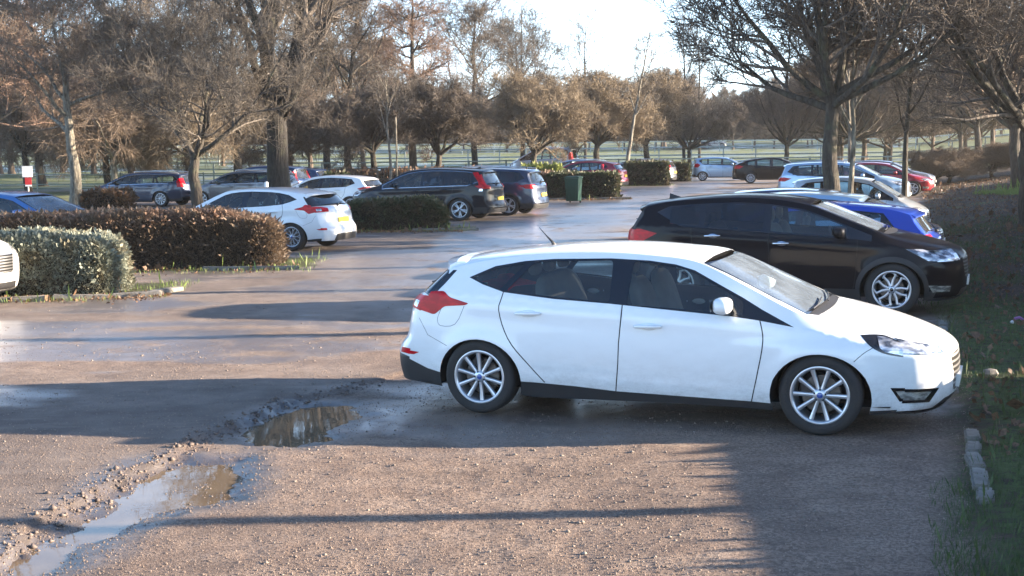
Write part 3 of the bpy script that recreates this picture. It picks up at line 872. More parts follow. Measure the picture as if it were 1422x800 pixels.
SP = {
    'hrv': gen_spec(wb=2.84, hw=.89, nose=3.76, zh=.86, cowl=(2.68, 1.06), header=(1.72, 1.46), peak=(.85, 1.565), rend=(-.50, 1.46), gend=(-.74, 1.13), tail=-.80, bump=-.90, belt=(.98, 1.14),
                    tip=(-.30, 1.33), r=.345, lamp=(.93, 1.10), lamp_x=.28, head=(.69, .86), head_x=.5, clad=True, lean=.42),
    'crv': crv_spec(),
    'suv': gen_spec(wb=2.80, hw=.91, nose=3.70, zh=.90, cowl=(2.62, 1.08), header=(1.78, 1.50), peak=(.9, 1.60), rend=(-.62, 1.53), gend=(-.86, 1.08), tail=-.92, bump=-1.02, belt=(1.0, 1.10),
                    tip=(-.55, 1.24), r=.35, lamp=(.90, 1.05), lamp_x=.30, head=(.72, .90), clad=True, lean=.38, rails=True),
    'hatch': gen_spec(),
    'blue_hatch': gen_spec(wb=2.7, peak=(.8, 1.42), rend=(-.42, 1.30), gend=(-.72, .95), tip=(-.18, 1.06), belt=(.88, .97), lamp=(.80, .95)),
    'estate': gen_spec(wb=2.92, hw=.91, nose=3.82, zh=.74, cowl=(2.66, .95), header=(1.80, 1.36), peak=(.9, 1.46), rend=(-.78, 1.37), gend=(-1.02, 1.0), tail=-1.06, bump=-1.12, belt=(.91, .98),
                       tip=(-.76, 1.13), r=.33, lamp=(.82, 1.2), lamp_x=.1, head=(.60, .75), lean=.42, chrome=True, rails=True, spoiler=True),
    'supermini': gen_spec(wb=2.50, hw=.84, nose=3.16, zh=.76, cowl=(2.35, 1.0), header=(1.62, 1.40), peak=(.85, 1.50), rend=(-.38, 1.42), gend=(-.56, 1.04), tail=-.58, bump=-.66, belt=(.94, 1.02),
                          tip=(-.25, 1.25), r=.30, lamp=(.85, 1.1), lamp_x=.2, head=(.62, .84)),
    'liftback': gen_spec(wb=2.86, hw=.88, nose=3.76, zh=.70, cowl=(2.85, .94), header=(1.75, 1.41), peak=(1.15, 1.48), rend=(-.35, 1.33), gend=(-.92, 1.06), tail=-.95, bump=-1.02, belt=(.88, 1.0),
                         tip=(-.35, 1.16), r=.32, lamp=(.85, 1.05), spoiler=False),
    'saloon': gen_spec(wb=2.86, hw=.90, nose=3.80, zh=.72, cowl=(2.70, .93), header=(1.80, 1.34), peak=(1.0, 1.43), rend=(-.10, 1.36), gend=(-.80, 1.02), tail=-1.1, bump=-1.18, belt=(.88, .97), tip=(-.45, 1.02), spoiler=False),
    'mpv': gen_spec(wb=2.75, hw=.89, nose=3.55, zh=.85, cowl=(2.75, 1.05), header=(1.85, 1.52), peak=(.9, 1.64), rend=(-.55, 1.56), gend=(-.76, 1.05), tail=-.80, bump=-.88, belt=(.95, 1.05), tip=(-.5, 1.3), r=.33, lamp=(.95, 1.4), lamp_x=.12, head=(.65, .86)),
}

# ------------------------------------------------------------------ trees
def bark(name, a, b, lich=None, ls=.55):
    t = NT(name); c = t.coord(scale=(1, 1, .25))
    n = t.noise(14, 6, .6, c); n2 = t.noise(2.2, 3, .5, t.coord())
    col = t.mix(t.ramp(n, .35, .65), a, b)
    if lich: col = t.mix(t.math('MULTIPLY', t.ramp(n2, ls - .08, ls + .1), .75), col, lich)
    s = t.bsdf(Roughness=.9); t.l.new(col, s.inputs['Base Color']); t.l.new(t.bump(t.math('ADD', n, t.math('MULTIPLY', t.noise(9, 3, .6, t.coord(scale=(1, 1, .08))), 1.6)), 1.0, .07), s.inputs['Normal'])
    return t.done(s)
M['bark'] = bark('grey_bark', (.022, .018, .014), (.066, .055, .043), (.085, .09, .05), .62)
M['bark_dark'] = bark('dark_ridged_bark', (.014, .012, .010), (.042, .035, .028), (.05, .05, .03), .6)
M['bark_pale'] = bark('pale_bark', (.07, .06, .046), (.28, .255, .205), None)
M['twig_brown'] = bark('twig_brown_bark', (0.117, 0.086, 0.062), (0.242, 0.184, 0.139))
M['twig_dark'] = bark('twig_dark_bark', (0.06, 0.049, 0.042), (0.146, 0.121, 0.1))
M['twig_gold'] = bark('golden_twig_bark', (.14, .108, .072), (.27, .215, .15))
M['twig_red'] = bark('twig_red_bark', (0.117, 0.074, 0.054), (0.243, 0.159, 0.117))
M['twig_grey'] = bark('grey_twig_bark', (.065, .055, .046), (.15, .128, .105))

def perp(d, rnd):
    a = Vector((rnd.gauss(0, 1), rnd.gauss(0, 1), rnd.gauss(0, 1)))
    a -= d * a.dot(d)
    return a.normalized() if a.length > 1e-4 else Vector((1, 0, 0))

def tubeto(buf_, pts, rads, n):
    v, f = buf_; b = len(v); m = len(pts)
    for i, p in enumerate(pts):
        d = pts[min(i + 1, m - 1)] - pts[max(i - 1, 0)]
        if d.length < 1e-6: d = Vector((0, 0, 1))
        d.normalize()
        a = Vector((0, 0, 1)) if abs(d.z) < .95 else Vector((1, 0, 0))
        u = d.cross(a).normalized(); w = d.cross(u); r = rads[i]
        for k in range(n):
            t = 6.28318 * k / n
            q = u * (math.cos(t) * r) + w * (math.sin(t) * r)
            v.append((p.x + q.x, p.y + q.y, p.z + q.z))
    for i in range(m - 1):
        for k in range(n):
            k2 = (k + 1) % n
            f.append((b + i * n + k, b + i * n + k2, b + (i + 1) * n + k2, b + (i + 1) * n + k))

def tree_mesh(seed, H=8.0, r0=.2, fork=2.0, limbs=6, kids=(7, 7, 7), twigs=5, twl=.5, twr=.008, spread=(35, 65), up=.12, ratio=(.62, .55, .5), limbl=None, wig=.18,
              lean=(0, 0), leader=True, crook=.06, droop=0.0, stems=(), flare=1.5):
    rnd = random.Random(seed)
    T = ([], []); K = ([], [])
    limbl = limbl or (H - fork) * .75
    # trunk with its leader
    n = 9; pts = []; p = Vector((0, 0, -.15)); top = H * (.86 if leader else 0) or fork * 1.15
    off = Vector((0, 0, 0)); P = []; Rr = []
    for i in range(n + 1):
        t = i / n; z = top * t
        off += Vector((rnd.uniform(-1, 1), rnd.uniform(-1, 1), 0)) * crook * (H / 8)
        P.append(Vector((off.x + lean[0] * z, off.y + lean[1] * z, z - .1)))
        rr = r0 * (1 - .88 * t ** 1.1) if leader else r0 * (1 - .35 * t)
        if i == 0: rr *= flare
        Rr.append(rr)
    # extra ring right over the root flare
    P.insert(1, P[0].lerp(P[1], .35)); Rr.insert(1, r0 * 1.08)
    tubeto(T, P, Rr, 12)
    def at(z):
        for a, b, ra, rb in zip(P, P[1:], Rr, Rr[1:]):
            if a.z <= z <= b.z:
                t = (z - a.z) / (b.z - a.z + 1e-6); return a.lerp(b, t), lerp(ra, rb, t)
        return P[-1].copy(), Rr[-1]
    def branch(p, d, L, r, lev, bufi):
        ns = (6, 5, 3)[min(lev, 2)]
        pts = [p.copy()]; rd = [r]; dirs = [d.copy()]
        q = p.copy()
        for i in range(ns):
            d = (d + perp(d, rnd) * wig * (1 + .3 * lev) + Vector((0, 0, up - droop * lev)) * (1.0 if lev < 2 else .6)).normalized()
            q = q + d * (L / ns); pts.append(q.copy()); rd.append(max(r * (1 - .8 * (i + 1) / ns), twr)); dirs.append(d.copy())
        tubeto(bufi, pts, rd, (7, 5, 3)[min(lev, 2)])
        if lev < len(kids):
            k = kids[lev]
            for j in range(k):
                t = lerp(.22, 1.0, (j + rnd.random()) / k)
                i = min(int(t * ns), ns - 1); tt = t * ns - i
                pp = pts[i].lerp(pts[i + 1], tt); dd = dirs[i + 1]
                a = R(rnd.uniform(28, 62))
                nd = (dd * math.cos(a) + perp(dd, rnd) * math.sin(a)).normalized()
                if nd.z < -.3 and not droop: nd.z *= -.5; nd.normalize()
                branch(pp, nd, L * ratio[min(lev, 2)] * (1.15 - .55 * t) * rnd.uniform(.75, 1.2), max(lerp(rd[i], rd[i + 1], tt) * .62, twr), lev + 1, K if lev >= 0 else T)
        else:
            for j in range(twigs):
                t = rnd.random(); i = min(int(t * ns), ns - 1)
                pp = pts[i].lerp(pts[i + 1], t * ns - i)
                nd = (dirs[i + 1] * .7 + perp(dirs[i + 1], rnd) * .8 + Vector((0, 0, up - droop * 2.5))).normalized()
                l = twl * rnd.uniform(.5, 1.3)
                p2 = pp + nd * l * .55; p3 = p2 + (nd + perp(nd, rnd) * .35 + Vector((0, 0, up * .5 - droop))).normalized() * l * .45
                tubeto(K, [pp, p2, p3], [twr, twr * .8, twr * .35], 3)
    for (z, ax, ay, L_, r_) in stems:
        pp, rr = at(z); d = Vector((ax, ay, 1)).normalized(); branch(pp, d, L_, r_, 0, T)
    for i in range(limbs):
        z = fork + (rnd.random() * .15 + i / limbs) * ((top - fork) * .85 if leader else (top - fork))
        pp, rr = at(min(z, top * .97))
        a = R(rnd.uniform(*spread)) * (1.0 if leader else 1.0)
        az = 2.4 * i + rnd.uniform(-.5, .5)
        d = Vector((math.sin(a) * math.cos(az), math.sin(a) * math.sin(az), math.cos(a)))
        f = 1.0
        if leader: f = 1.12 - .72 * (z - fork) / max(top - fork, .1)
        branch(pp, d, limbl * f * rnd.uniform(.85, 1.12), max(rr * (.60 if leader else .66), .03), 0, T)
    return T, K

_tm = {}
def tree_data(key, **kw):
    if key in _tm: return _tm[key]
    T, K = tree_mesh(**kw)
    out = []
    for nm, (v, f) in (('trunk', T), ('crown', K)):
        me = bpy.data.meshes.new(nm); me.from_pydata(v, [], f); me.polygons.foreach_set('use_smooth', [True] * len(me.polygons)); me.update(); out.append(me)
    _tm[key] = out
    return out

def place_tree(name, label, cat, key, loc, rot, s, bm, tm, group=None, kw=None, z=0.0):
    me = tree_data(key, **(kw or KIND[key]))
    root = thing(name, label, cat, (loc[0], loc[1], z), R(rot), group, (s, s, s) if not hasattr(s, '__len__') else s)
    for nm, md, mt in (('trunk', me[0], bm), ('crown', me[1], tm)):
        o = bpy.data.objects.new(nm, md); link(o, root)
        if not md.materials: md.materials.append(None)
        o.material_slots[0].link = 'OBJECT'; o.material_slots[0].material = M[mt]
    return root

KIND = dict(
    row=dict(seed=47, H=7.6, r0=.21, fork=3.0, limbs=13, kids=(8, 6, 4), twigs=5, twl=.6, twr=.007, spread=(18, 78), up=.12, limbl=3.9, leader=False, wig=.15),
    tall=dict(seed=101, H=13.5, r0=.22, fork=3.2, limbs=13, kids=(6, 5, 3), twigs=5, twl=.7, twr=.010, spread=(22, 60), up=.10, limbl=5.4, wig=.2, crook=.12),
    tall2=dict(seed=102, H=12.0, r0=.22, fork=2.6, limbs=13, kids=(6, 5, 3), twigs=5, twl=.7, twr=.010, spread=(25, 72), up=.07, limbl=5.2, wig=.22, crook=.14),
    big=dict(seed=3, H=17, r0=.47, fork=3.3, limbs=11, stems=((2.7, .55, 0, 10, .30), (3.1, -.45, .1, 8, .22), (3.4, .9, -.2, 7, .16)), kids=(8, 7, 5), twigs=5, twl=.7, twr=.009, spread=(38, 70), up=.12, limbl=8.0, crook=.10, wig=.2),
    mid=dict(seed=11, H=8.0, r0=.24, fork=1.9, limbs=7, kids=(8, 8, 6), twigs=6, twl=.5, twr=.0065, spread=(28, 62), up=.05, limbl=4.8, leader=False, wig=.22),
    mid2=dict(seed=12, H=9.0, r0=.24, fork=2.6, limbs=9, kids=(7, 6, 3), twigs=5, twl=.6, twr=.008, spread=(35, 70), up=.06, limbl=4.0, wig=.24, crook=.16),
    bushy=dict(seed=21, H=6.3, r0=.22, fork=1.7, limbs=10, kids=(8, 7, 5), twigs=6, twl=.5, twr=.010, spread=(18, 64), up=.04, limbl=3.5, leader=False, wig=.25),
    bushy2=dict(seed=22, H=6.3, r0=.22, fork=1.8, limbs=10, kids=(8, 7, 5), twigs=6, twl=.55, twr=.010, spread=(18, 66), up=.02, limbl=3.4, leader=False, wig=.25),
    weep=dict(seed=31, H=6.0, r0=.20, fork=1.8, limbs=9, kids=(7, 7, 4), twigs=6, twl=.8, twr=.010, spread=(30, 75), up=.02, limbl=3.4, leader=False, wig=.2, droop=.09),
    shoot=dict(seed=41, H=8.5, r0=.26, fork=2.4, limbs=12, kids=(7, 6, 3), twigs=5, twl=.8, twr=.008, spread=(18, 72), up=.13, limbl=4.9, leader=False, wig=.14),
    shoot2=dict(seed=43, H=9.0, r0=.26, fork=2.2, limbs=12, kids=(7, 6, 3), twigs=5, twl=.8, twr=.008, spread=(22, 80), up=.09, limbl=4.9, leader=False, wig=.16),
    conic=dict(seed=51, H=15, r0=.28, fork=2.2, limbs=38, kids=(7, 5), twigs=6, twl=.5, twr=.010, spread=(60, 88), up=.03, limbl=3.2, wig=.12, crook=.03),
    thin=dict(seed=61, H=14, r0=.13, fork=4.0, limbs=12, kids=(5, 4), twigs=4, twl=.5, twr=.010, spread=(18, 38), up=.10, limbl=3.6, wig=.10, crook=.05),
    lean=dict(seed=63, H=10.5, r0=.13, fork=3.2, limbs=9, kids=(4, 4), twigs=4, twl=.5, twr=.010, spread=(25, 50), up=.08, limbl=1.9, wig=.12, crook=.03),
    sap=dict(seed=71, H=6.5, r0=.085, fork=2.2, limbs=8, kids=(5, 4), twigs=4, twl=.5, twr=.008, spread=(20, 45), up=.10, limbl=2.4, wig=.14, crook=.06),
    wood1=dict(seed=81, H=10, r0=.20, fork=.7, limbs=15, kids=(7, 6), twigs=10, twl=.9, twr=.022, spread=(25, 88), up=.08, limbl=4.6, wig=.2),
    wood2=dict(seed=82, H=12, r0=.22, fork=1.0, limbs=16, kids=(7, 6), twigs=10, twl=1.0, twr=.022, spread=(20, 85), up=.12, limbl=5.0, wig=.2),
)

# ------------------------------------------------------------------ terrain
rs = np.random.RandomState(5)
_g = rs.rand(256, 256)
def vnoise(x, y):
    xi = np.floor(x).astype(int); yi = np.floor(y).astype(int); fx = x - xi; fy = y - yi
    fx = fx * fx * (3 - 2 * fx); fy = fy * fy * (3 - 2 * fy)
    g = lambda a, b: _g[a % 256, b % 256]
    return (g(xi, yi) * (1 - fx) + g(xi + 1, yi) * fx) * (1 - fy) + (g(xi, yi + 1) * (1 - fx) + g(xi + 1, yi + 1) * fx) * fy
def fbm(x, y, o=4):
    a = 0; k = 1.0; s = 0
    for i in range(o): a = a + k * vnoise(x * 2 ** i + 17 * i, y * 2 ** i + 31 * i); s += k; k *= .5
    return a / s
def npstep(a, b, x):
    t = np.clip((x - a) / (b - a), 0, 1); return t * t * (3 - 2 * t)
EDGE = [(6.0, -2.75), (7.16, -2.93), (8.46, -2.90), (9.02, -2.80), (9.55, -2.63), (9.91, -2.56), (10.41, -2.42), (10.96, -2.28), (11.74, -1.94), (12.43, -1.49), (13.22, -1.13), (15, -.6)]
PUD1 = [(-2.66, 8.06), (-2.68, 8.44), (-2.66, 8.91), (-2.56, 9.26), (-2.40, 9.40), (-2.16, 9.41), (-1.99, 9.08), (-1.92, 8.68), (-1.98, 8.41), (-2.18, 8.24), (-2.33, 8.05), (-2.50, 7.7), (-2.62, 7.2), (-2.70, 6.6), (-2.84, 6.6), (-2.80, 7.2), (-2.72, 7.7)]
PUD2 = [(-2.14, 10.39), (-2.13, 10.81), (-1.99, 11.25), (-1.77, 11.49), (-1.51, 11.44), (-1.43, 11.06), (-1.56, 10.68), (-1.58, 10.22), (-1.72, 10.0), (-1.96, 10.06)]
def polydist(x, y, P):
    """signed distance, negative inside"""
    d = np.full(x.shape, 1e9); ins = np.zeros(x.shape, bool)
    n = len(P)
    for i in range(n):
        ax, ay = P[i]; bx, by = P[(i + 1) % n]
        ex, ey = bx - ax, by - ay; t = np.clip(((x - ax) * ex + (y - ay) * ey) / (ex * ex + ey * ey), 0, 1)
        d = np.minimum(d, np.hypot(x - ax - t * ex, y - ay - t * ey))
        c = ((ay > y) != (by > y)) & (x < (bx - ax) * (y - ay) / (by - ay + 1e-12) + ax); ins ^= c
    return np.where(ins, -d, d)
def verge_d(x, y): return (x - (.42 + .308 * y)) / 1.046
def terrain(x, y):
    x = np.asarray(x, float); y = np.asarray(y, float)
    dv = verge_d(x, y)
    h = .018 * np.clip(y - 85, 0, 175)
    h = h + .012 * np.clip(-x - 14, 0, 30) * npstep(45, 70, y)
    # verge and the bank to the right of it
    vd = dv + .25 * (fbm(x * .9, y * .9) - .5)
    v = npstep(-.15, .35, vd)
    h = h + v * (.05 + .05 * (fbm(x * 2.2 + 9, y * 2.2) - .5))
    h = h + .10 * np.clip(dv - 1.2, 0, 12) * npstep(8, 20, y)
    near = 1 - npstep(16, 30, y)
    ed = x - np.interp(y, [e[0] for e in EDGE], [e[1] for e in EDGE]) + .30 * (fbm(x * 3, y * 3) - .5) + .16 * (fbm(x * 11, y * 11, 3) - .5)
    asph = (1 - npstep(-.03, .05, ed)) * (1 - npstep(12.0, 14.5, y))
    h = h + .032 * asph
    for P, dep in ((PUD1, .05), (PUD2, .055)):
        d = polydist(x, y, P) + .26 * (fbm(x * 6 + 3, y * 6, 4) - .5)
        h = h - dep * (1 - npstep(-.10, .30, d)) * (1 - .85 * asph)
    # wheel ruts and lumps
    h = h + (.035 * (fbm(x * .7, y * .45 + 5, 3) - .5) + .016 * (fbm(x * 6, y * 6, 3) - .5) * (1 - .7 * asph)) * (1 - v)
    h = h + .004 * (fbm(x * 24, y * 24, 2) - .5) * near
    return h
def th(x, y): return float(terrain(np.array([x]), np.array([y]))[0])

def build_ground():
    rows = np.concatenate([np.linspace(4.6, 16, 270), 16 * (620 / 16) ** np.linspace(0.0004, 1, 380)])
    ang = np.sign(np.linspace(-1, 1, 641)) * (np.abs(np.linspace(-1, 1, 641)) ** 1.15) * 1.35
    X = np.outer(rows, ang); Y = np.repeat(rows[:, None], len(ang), 1)
    # fold the grid edge wider near the viewer
    Z = terrain(X, Y)
    nr, nc = X.shape
    co = np.stack([X, Y, Z], -1).reshape(-1, 3)
    # apron behind and round the viewer, down to the same sheet
    idx = np.arange(nr * nc).reshape(nr, nc)
    q = np.stack([idx[:-1, :-1], idx[:-1, 1:], idx[1:, 1:], idx[1:, :-1]], -1).reshape(-1, 4)
    extra = []
    b = nr * nc
    first = idx[0]
    ap = np.array([(x * 3.0 if abs(x) > 1e-6 else 0, -30.0, 0.0) for x in X[0]])
    co = np.vstack([co, ap])
    q2 = np.stack([b + np.arange(nc - 1), b + 1 + np.arange(nc - 1), first[1:], first[:-1]], -1)
    q = np.vstack([q, q2])
    me = bpy.data.meshes.new('ground')
    me.vertices.add(len(co)); me.vertices.foreach_set('co', co.astype(np.float32).ravel())
    me.loops.add(len(q) * 4); me.loops.foreach_set('vertex_index', q.astype(np.int32).ravel())
    me.polygons.add(len(q)); me.polygons.foreach_set('loop_start', np.arange(0, len(q) * 4, 4, dtype=np.int32)); me.polygons.foreach_set('loop_total', np.full(len(q), 4, dtype=np.int32))
    me.polygons.foreach_set('use_smooth', np.ones(len(q), bool))
    me.update(calc_edges=True)
    x = co[:, 0]; y = co[:, 1]; dv = verge_d(x, y)
    def at(name, val):
        a = me.attributes.new(name, 'FLOAT', 'POINT'); a.data.foreach_set('value', np.asarray(val, np.float32))
    vd = dv + .5 * (fbm(x * .9, y * .9) - .5) + .25 * (fbm(x * 5, y * 5) - .5)
    v = npstep(-.2, .3, vd)
    # grass: near verge patchy, islands round the hedges, the field beyond the fence
    isl = np.zeros(len(x))
    for P in ISLANDS: isl = np.maximum(isl, 1 - npstep(-.1, .25, polydist(x, y, P) + .3 * (fbm(x * 2, y * 2) - .5)))
    field = np.maximum(npstep(88, 92, y), npstep(0, 3, -x - 15.5 - .0 * y + 0) * npstep(58, 62, y))
    gr = v * npstep(.36, .58, fbm(x * .8 + 4, y * .8 + 1) + .22 * (1 - npstep(12, 19, y)) - .10 * npstep(14, 22, y) - .14 * npstep(20, 28, y))
    gr = np.maximum(np.maximum(gr, isl * .7), field)
    at('grass', gr); at('verge', np.maximum(v, isl)); at('field', field)
    ed = x - np.interp(y, [e[0] for e in EDGE], [e[1] for e in EDGE]) + .30 * (fbm(x * 3, y * 3) - .5) + .16 * (fbm(x * 11, y * 11, 3) - .5)
    asph = (1 - npstep(-.03, .05, ed)) * (1 - npstep(12.0, 14.5, y)) + npstep(14, 20, y)
    at('asphalt', np.clip(asph, 0, 1))
    pd = np.minimum(polydist(x, y, PUD1), polydist(x, y, PUD2)) + .2 * (fbm(x * 4, y * 4) - .5)
    mud = (1 - npstep(.05, .5, pd))
    at('mud', mud)
    # wetness: the driving lane down the middle stays wet
    lane = x - (-1.6 + .195 * (y - 23.6))
    w = np.exp(-(lane / (1.2 + .035 * y)) ** 2) * npstep(14, 30, y) * (1 - npstep(86, 90, y)) * (1 - v)
    wn = fbm(x * .5 + 40, y * .22 + 3, 4)
    wet = npstep(.33, .50, wn * .8 + w * .58 - .14) * (.2 + .8 * w)
    wet2 = npstep(.51, .66, fbm(x * .35 + 8, y * .9 + 60, 4)) * .85 * (1 - v) * npstep(9, 11, y)
    at('wet', np.clip(np.maximum(wet, wet2) + mud * .8, 0, 1))
    o = bpy.data.objects.new('ground', me); link(o); tag(o, kind='structure')
    me.materials.append(ground_mat())
    return o

def ground_mat():
    t = NT('worn_gravel_asphalt_and_grass'); c = t.coord()
    big = t.noise(.35, 5, .6, c); mid = t.noise(3.0, 5, .6, c); fine = t.noise(38, 3, .65, c)
    vor = t.node('TexVoronoi'); vor.inputs['Scale'].default_value = 55; t.l.new(c, vor.inputs['Vector'])
    vor2 = t.node('TexVoronoi'); vor2.inputs['Scale'].default_value = 120; t.l.new(c, vor2.inputs['Vector'])
    # gravel: brown-pink grit with pale stones
    grit = t.mix(t.ramp(mid, .3, .7), (.20, .140, .108), (.36, .272, .212))
    grit = t.mix(t.math('MULTIPLY', t.ramp(fine, .42, .60), .75), grit, (.095, .066, .052))
    st = t.math('MULTIPLY', t.ramp(vor.outputs['Distance'], .0, .30, 1, 0), t.ramp(t.noise(21, 2, .5, c), .46, .56))
    grit = t.mix(t.math('MULTIPLY', st, .75), grit, (.36, .31, .27))
    # old red-grey asphalt with exposed chippings
    asp = t.mix(t.ramp(mid, .3, .7), (.185, .144, .118), (.315, .255, .212))
    chip = t.math('MULTIPLY', t.ramp(vor2.outputs['Distance'], .1, .5, 1, 0), .75)
    asp = t.mix(chip, t.mix(.35, asp, (.05, .04, .04)), t.mix(t.ramp(fine, .4, .7), asp, (.36, .29, .26)))
    col = t.mix(t.attr('asphalt'), grit, asp)
    # large random dark patches, then sideways-stretched dark and pale ones
    col = t.mix(t.math('MULTIPLY', t.ramp(big, .45, .62), .45), col, (.085, .062, .055))
    pat = t.noise(1.1, 6, .7, t.coord(scale=(.6, 1.6, 1)))
    col = t.mix(t.math('MULTIPLY', t.ramp(pat, .50, .66), .5), col, (.10, .070, .056))
    col = t.mix(t.math('MULTIPLY', t.ramp(pat, .44, .32), .35), col, (.36, .29, .235))
    mud = t.mix(t.ramp(mid, .35, .65), (.050, .036, .028), (.10, .072, .052))
    col = t.mix(t.math('MULTIPLY', t.attr('mud'), .92), col, mud)
    # verge soil with leaf litter, grass
    litter = t.mix(t.ramp(t.noise(14, 4, .7, c), .45, .68), (.030, .021, .016), (.085, .052, .034))
    col = t.mix(t.attr('verge'), col, litter)
    gn = t.noise(9, 4, .7, c)
    grass = t.mix(t.ramp(gn, .35, .65), (.035, .052, .016), (.085, .120, .035))
    fieldg = t.mix(t.ramp(t.noise(.12, 4, .6, c), .35, .65), (.10, .135, .05), (.175, .19, .085))
    grass = t.mix(t.attr('field'), grass, fieldg)
    gm = t.math('MULTIPLY', t.attr('grass'), t.math('MAXIMUM', t.ramp(gn, .38, .52), t.attr('field')))
    col = t.mix(gm, col, grass)
    wet = t.math('MULTIPLY', t.attr('wet'), t.math('SUBTRACT', 1.0, t.attr('verge'), clamp=True))
    wetn = t.math('MULTIPLY', wet, t.ramp(t.noise(1.2, 5, .65, c), .28, .46))
    dk = t.node('VectorMath', operation='SCALE'); t.l.new(col, dk.inputs[0]); t.put(dk.inputs['Scale'], t.math('SUBTRACT', 1.0, t.math('MULTIPLY', wetn, .30)))
    rough = t.math('SUBTRACT', .92, t.math('MULTIPLY', wetn, .50))
    b = t.bsdf(Coat_Roughness=.32, Coat_IOR=1.45); t.put(b.inputs['Coat Weight'], wetn); t.put(b.inputs['Specular IOR Level'], t.math('ADD', .35, t.math('MULTIPLY', wetn, 1.0))); t.l.new(dk.outputs[0], b.inputs['Base Color']); t.l.new(rough, b.inputs['Roughness'])
    h = t.math('ADD', t.math('MULTIPLY', t.noise(60, 5, .8, c), .9), t.math('MULTIPLY', vor2.outputs['Distance'], -.35))
    h = t.math('ADD', h, t.math('MULTIPLY', t.noise(12, 4, .6, c), .9))
    bp = t.node('Bump'); bp.inputs['Distance'].default_value = .020
    t.put(bp.inputs['Strength'], t.math('SUBTRACT', .9, t.math('MULTIPLY', wetn, .55))); t.l.new(h, bp.inputs['Height'])
    t.l.new(bp.outputs[0], b.inputs['Normal'])
    return t.done(b)

def water_mat():
    t = NT('muddy_puddle_water'); c = t.coord()
    n = t.noise(3, 3, .5, c)
    b = t.bsdf(Roughness=.02, IOR=1.33); t.l.new(t.mix(t.ramp(n, .35, .65), (.12, .085, .055), (.17, .125, .08)), b.inputs['Base Color'])
    t.l.new(t.bump(t.noise(7, 2, .5, c), .03, .01), b.inputs['Normal'])
    return t.done(b)

# ------------------------------------------------------------------ leafy things built from many small faces
def scatter_faces(pts, nrm, size, seed, up=0.0, wide=.55, jitter=.6, two=True):
    """leaf / twig shaped quads at points; returns verts, faces (numpy)"""
    r = np.random.RandomState(seed); n = len(pts)
    d = nrm + r.normal(0, jitter, (n, 3)); d[:, 2] += up
    d /= np.linalg.norm(d, axis=1)[:, None] + 1e-9
    a = r.normal(0, 1, (n, 3)); s = np.cross(d, a); s /= np.linalg.norm(s, axis=1)[:, None] + 1e-9
    L = size * r.uniform(.6, 1.4, (n, 1)) * (1 + 1.8 * (r.rand(n, 1) < .035)); w = L * wide
    v = np.stack([pts, pts + d * L * .5 + s * w * .5, pts + d * L, pts + d * L * .5 - s * w * .5], 1).reshape(-1, 3)
    f = np.arange(n * 4).reshape(-1, 4)
    return v, f

def np_mesh(name, v, f, mat, parent=None, smooth=False):
    me = bpy.data.meshes.new(name)
    k = f.shape[1]
    me.vertices.add(len(v)); me.vertices.foreach_set('co', v.astype(np.float32).ravel())
    me.loops.add(f.size); me.loops.foreach_set('vertex_index', f.astype(np.int32).ravel())
    me.polygons.add(len(f)); me.polygons.foreach_set('loop_start', np.arange(0, f.size, k, dtype=np.int32)); me.polygons.foreach_set('loop_total', np.full(len(f), k, dtype=np.int32))
    if smooth: me.polygons.foreach_set('use_smooth', np.ones(len(f), bool))
    me.update(calc_edges=True); me.materials.append(mat)
    return link(bpy.data.objects.new(name, me), parent)

def leafmat(name, a, b, c_=None, rough=.6):
    t = NT(name); c = t.coord()
    n = t.noise(26, 3, .7, c); n2 = t.noise(2.5, 3, .6, c)
    col = t.mix(t.ramp(n, .3, .7), a, b)
    if c_: col = t.mix(t.ramp(n2, .48, .62), col, c_)
    s = t.bsdf(Roughness=rough); t.l.new(col, s.inputs['Base Color'])
    tr = t.node('BsdfTranslucent'); t.l.new(col, tr.inputs[0]); mx = t.node('MixShader'); mx.inputs[0].default_value = .25
    t.l.new(s.outputs[0], mx.inputs[1]); t.l.new(tr.outputs[0], mx.inputs[2])
    return t.done(mx)
M['hedge_brown'] = leafmat('brown_beech_leaves', (.115, .07, .047), (.27, .168, .113), (.16, .12, .08))
M['hedge_green'] = leafmat('dark_green_leaves', (.022, .034, .016), (.07, .085, .035), (.08, .062, .035))
M['hedge_sage'] = leafmat('sage_green_leaves', (.10, .115, .085), (.31, .33, .26), (.17, .155, .10))
M['hedge_bright'] = leafmat('yellow_green_leaves', (.10, .13, .03), (.30, .32, .09))
M['hedge_twig'] = leafmat('dark_hedge_twigs', (.06, .042, .029), (.18, .128, .085), (.12, .08, .05))
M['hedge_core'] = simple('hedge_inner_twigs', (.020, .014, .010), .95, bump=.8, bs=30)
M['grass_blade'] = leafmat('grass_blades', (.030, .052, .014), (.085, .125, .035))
M['grass_sun'] = leafmat('sun_toned_grass_blades', (.10, .16, .03), (.22, .30, .07))  # brighter copy of the verge blades, sunlight put into the colour
M['litter'] = leafmat('fallen_leaves', (.07, .038, .022), (.22, .13, .075))

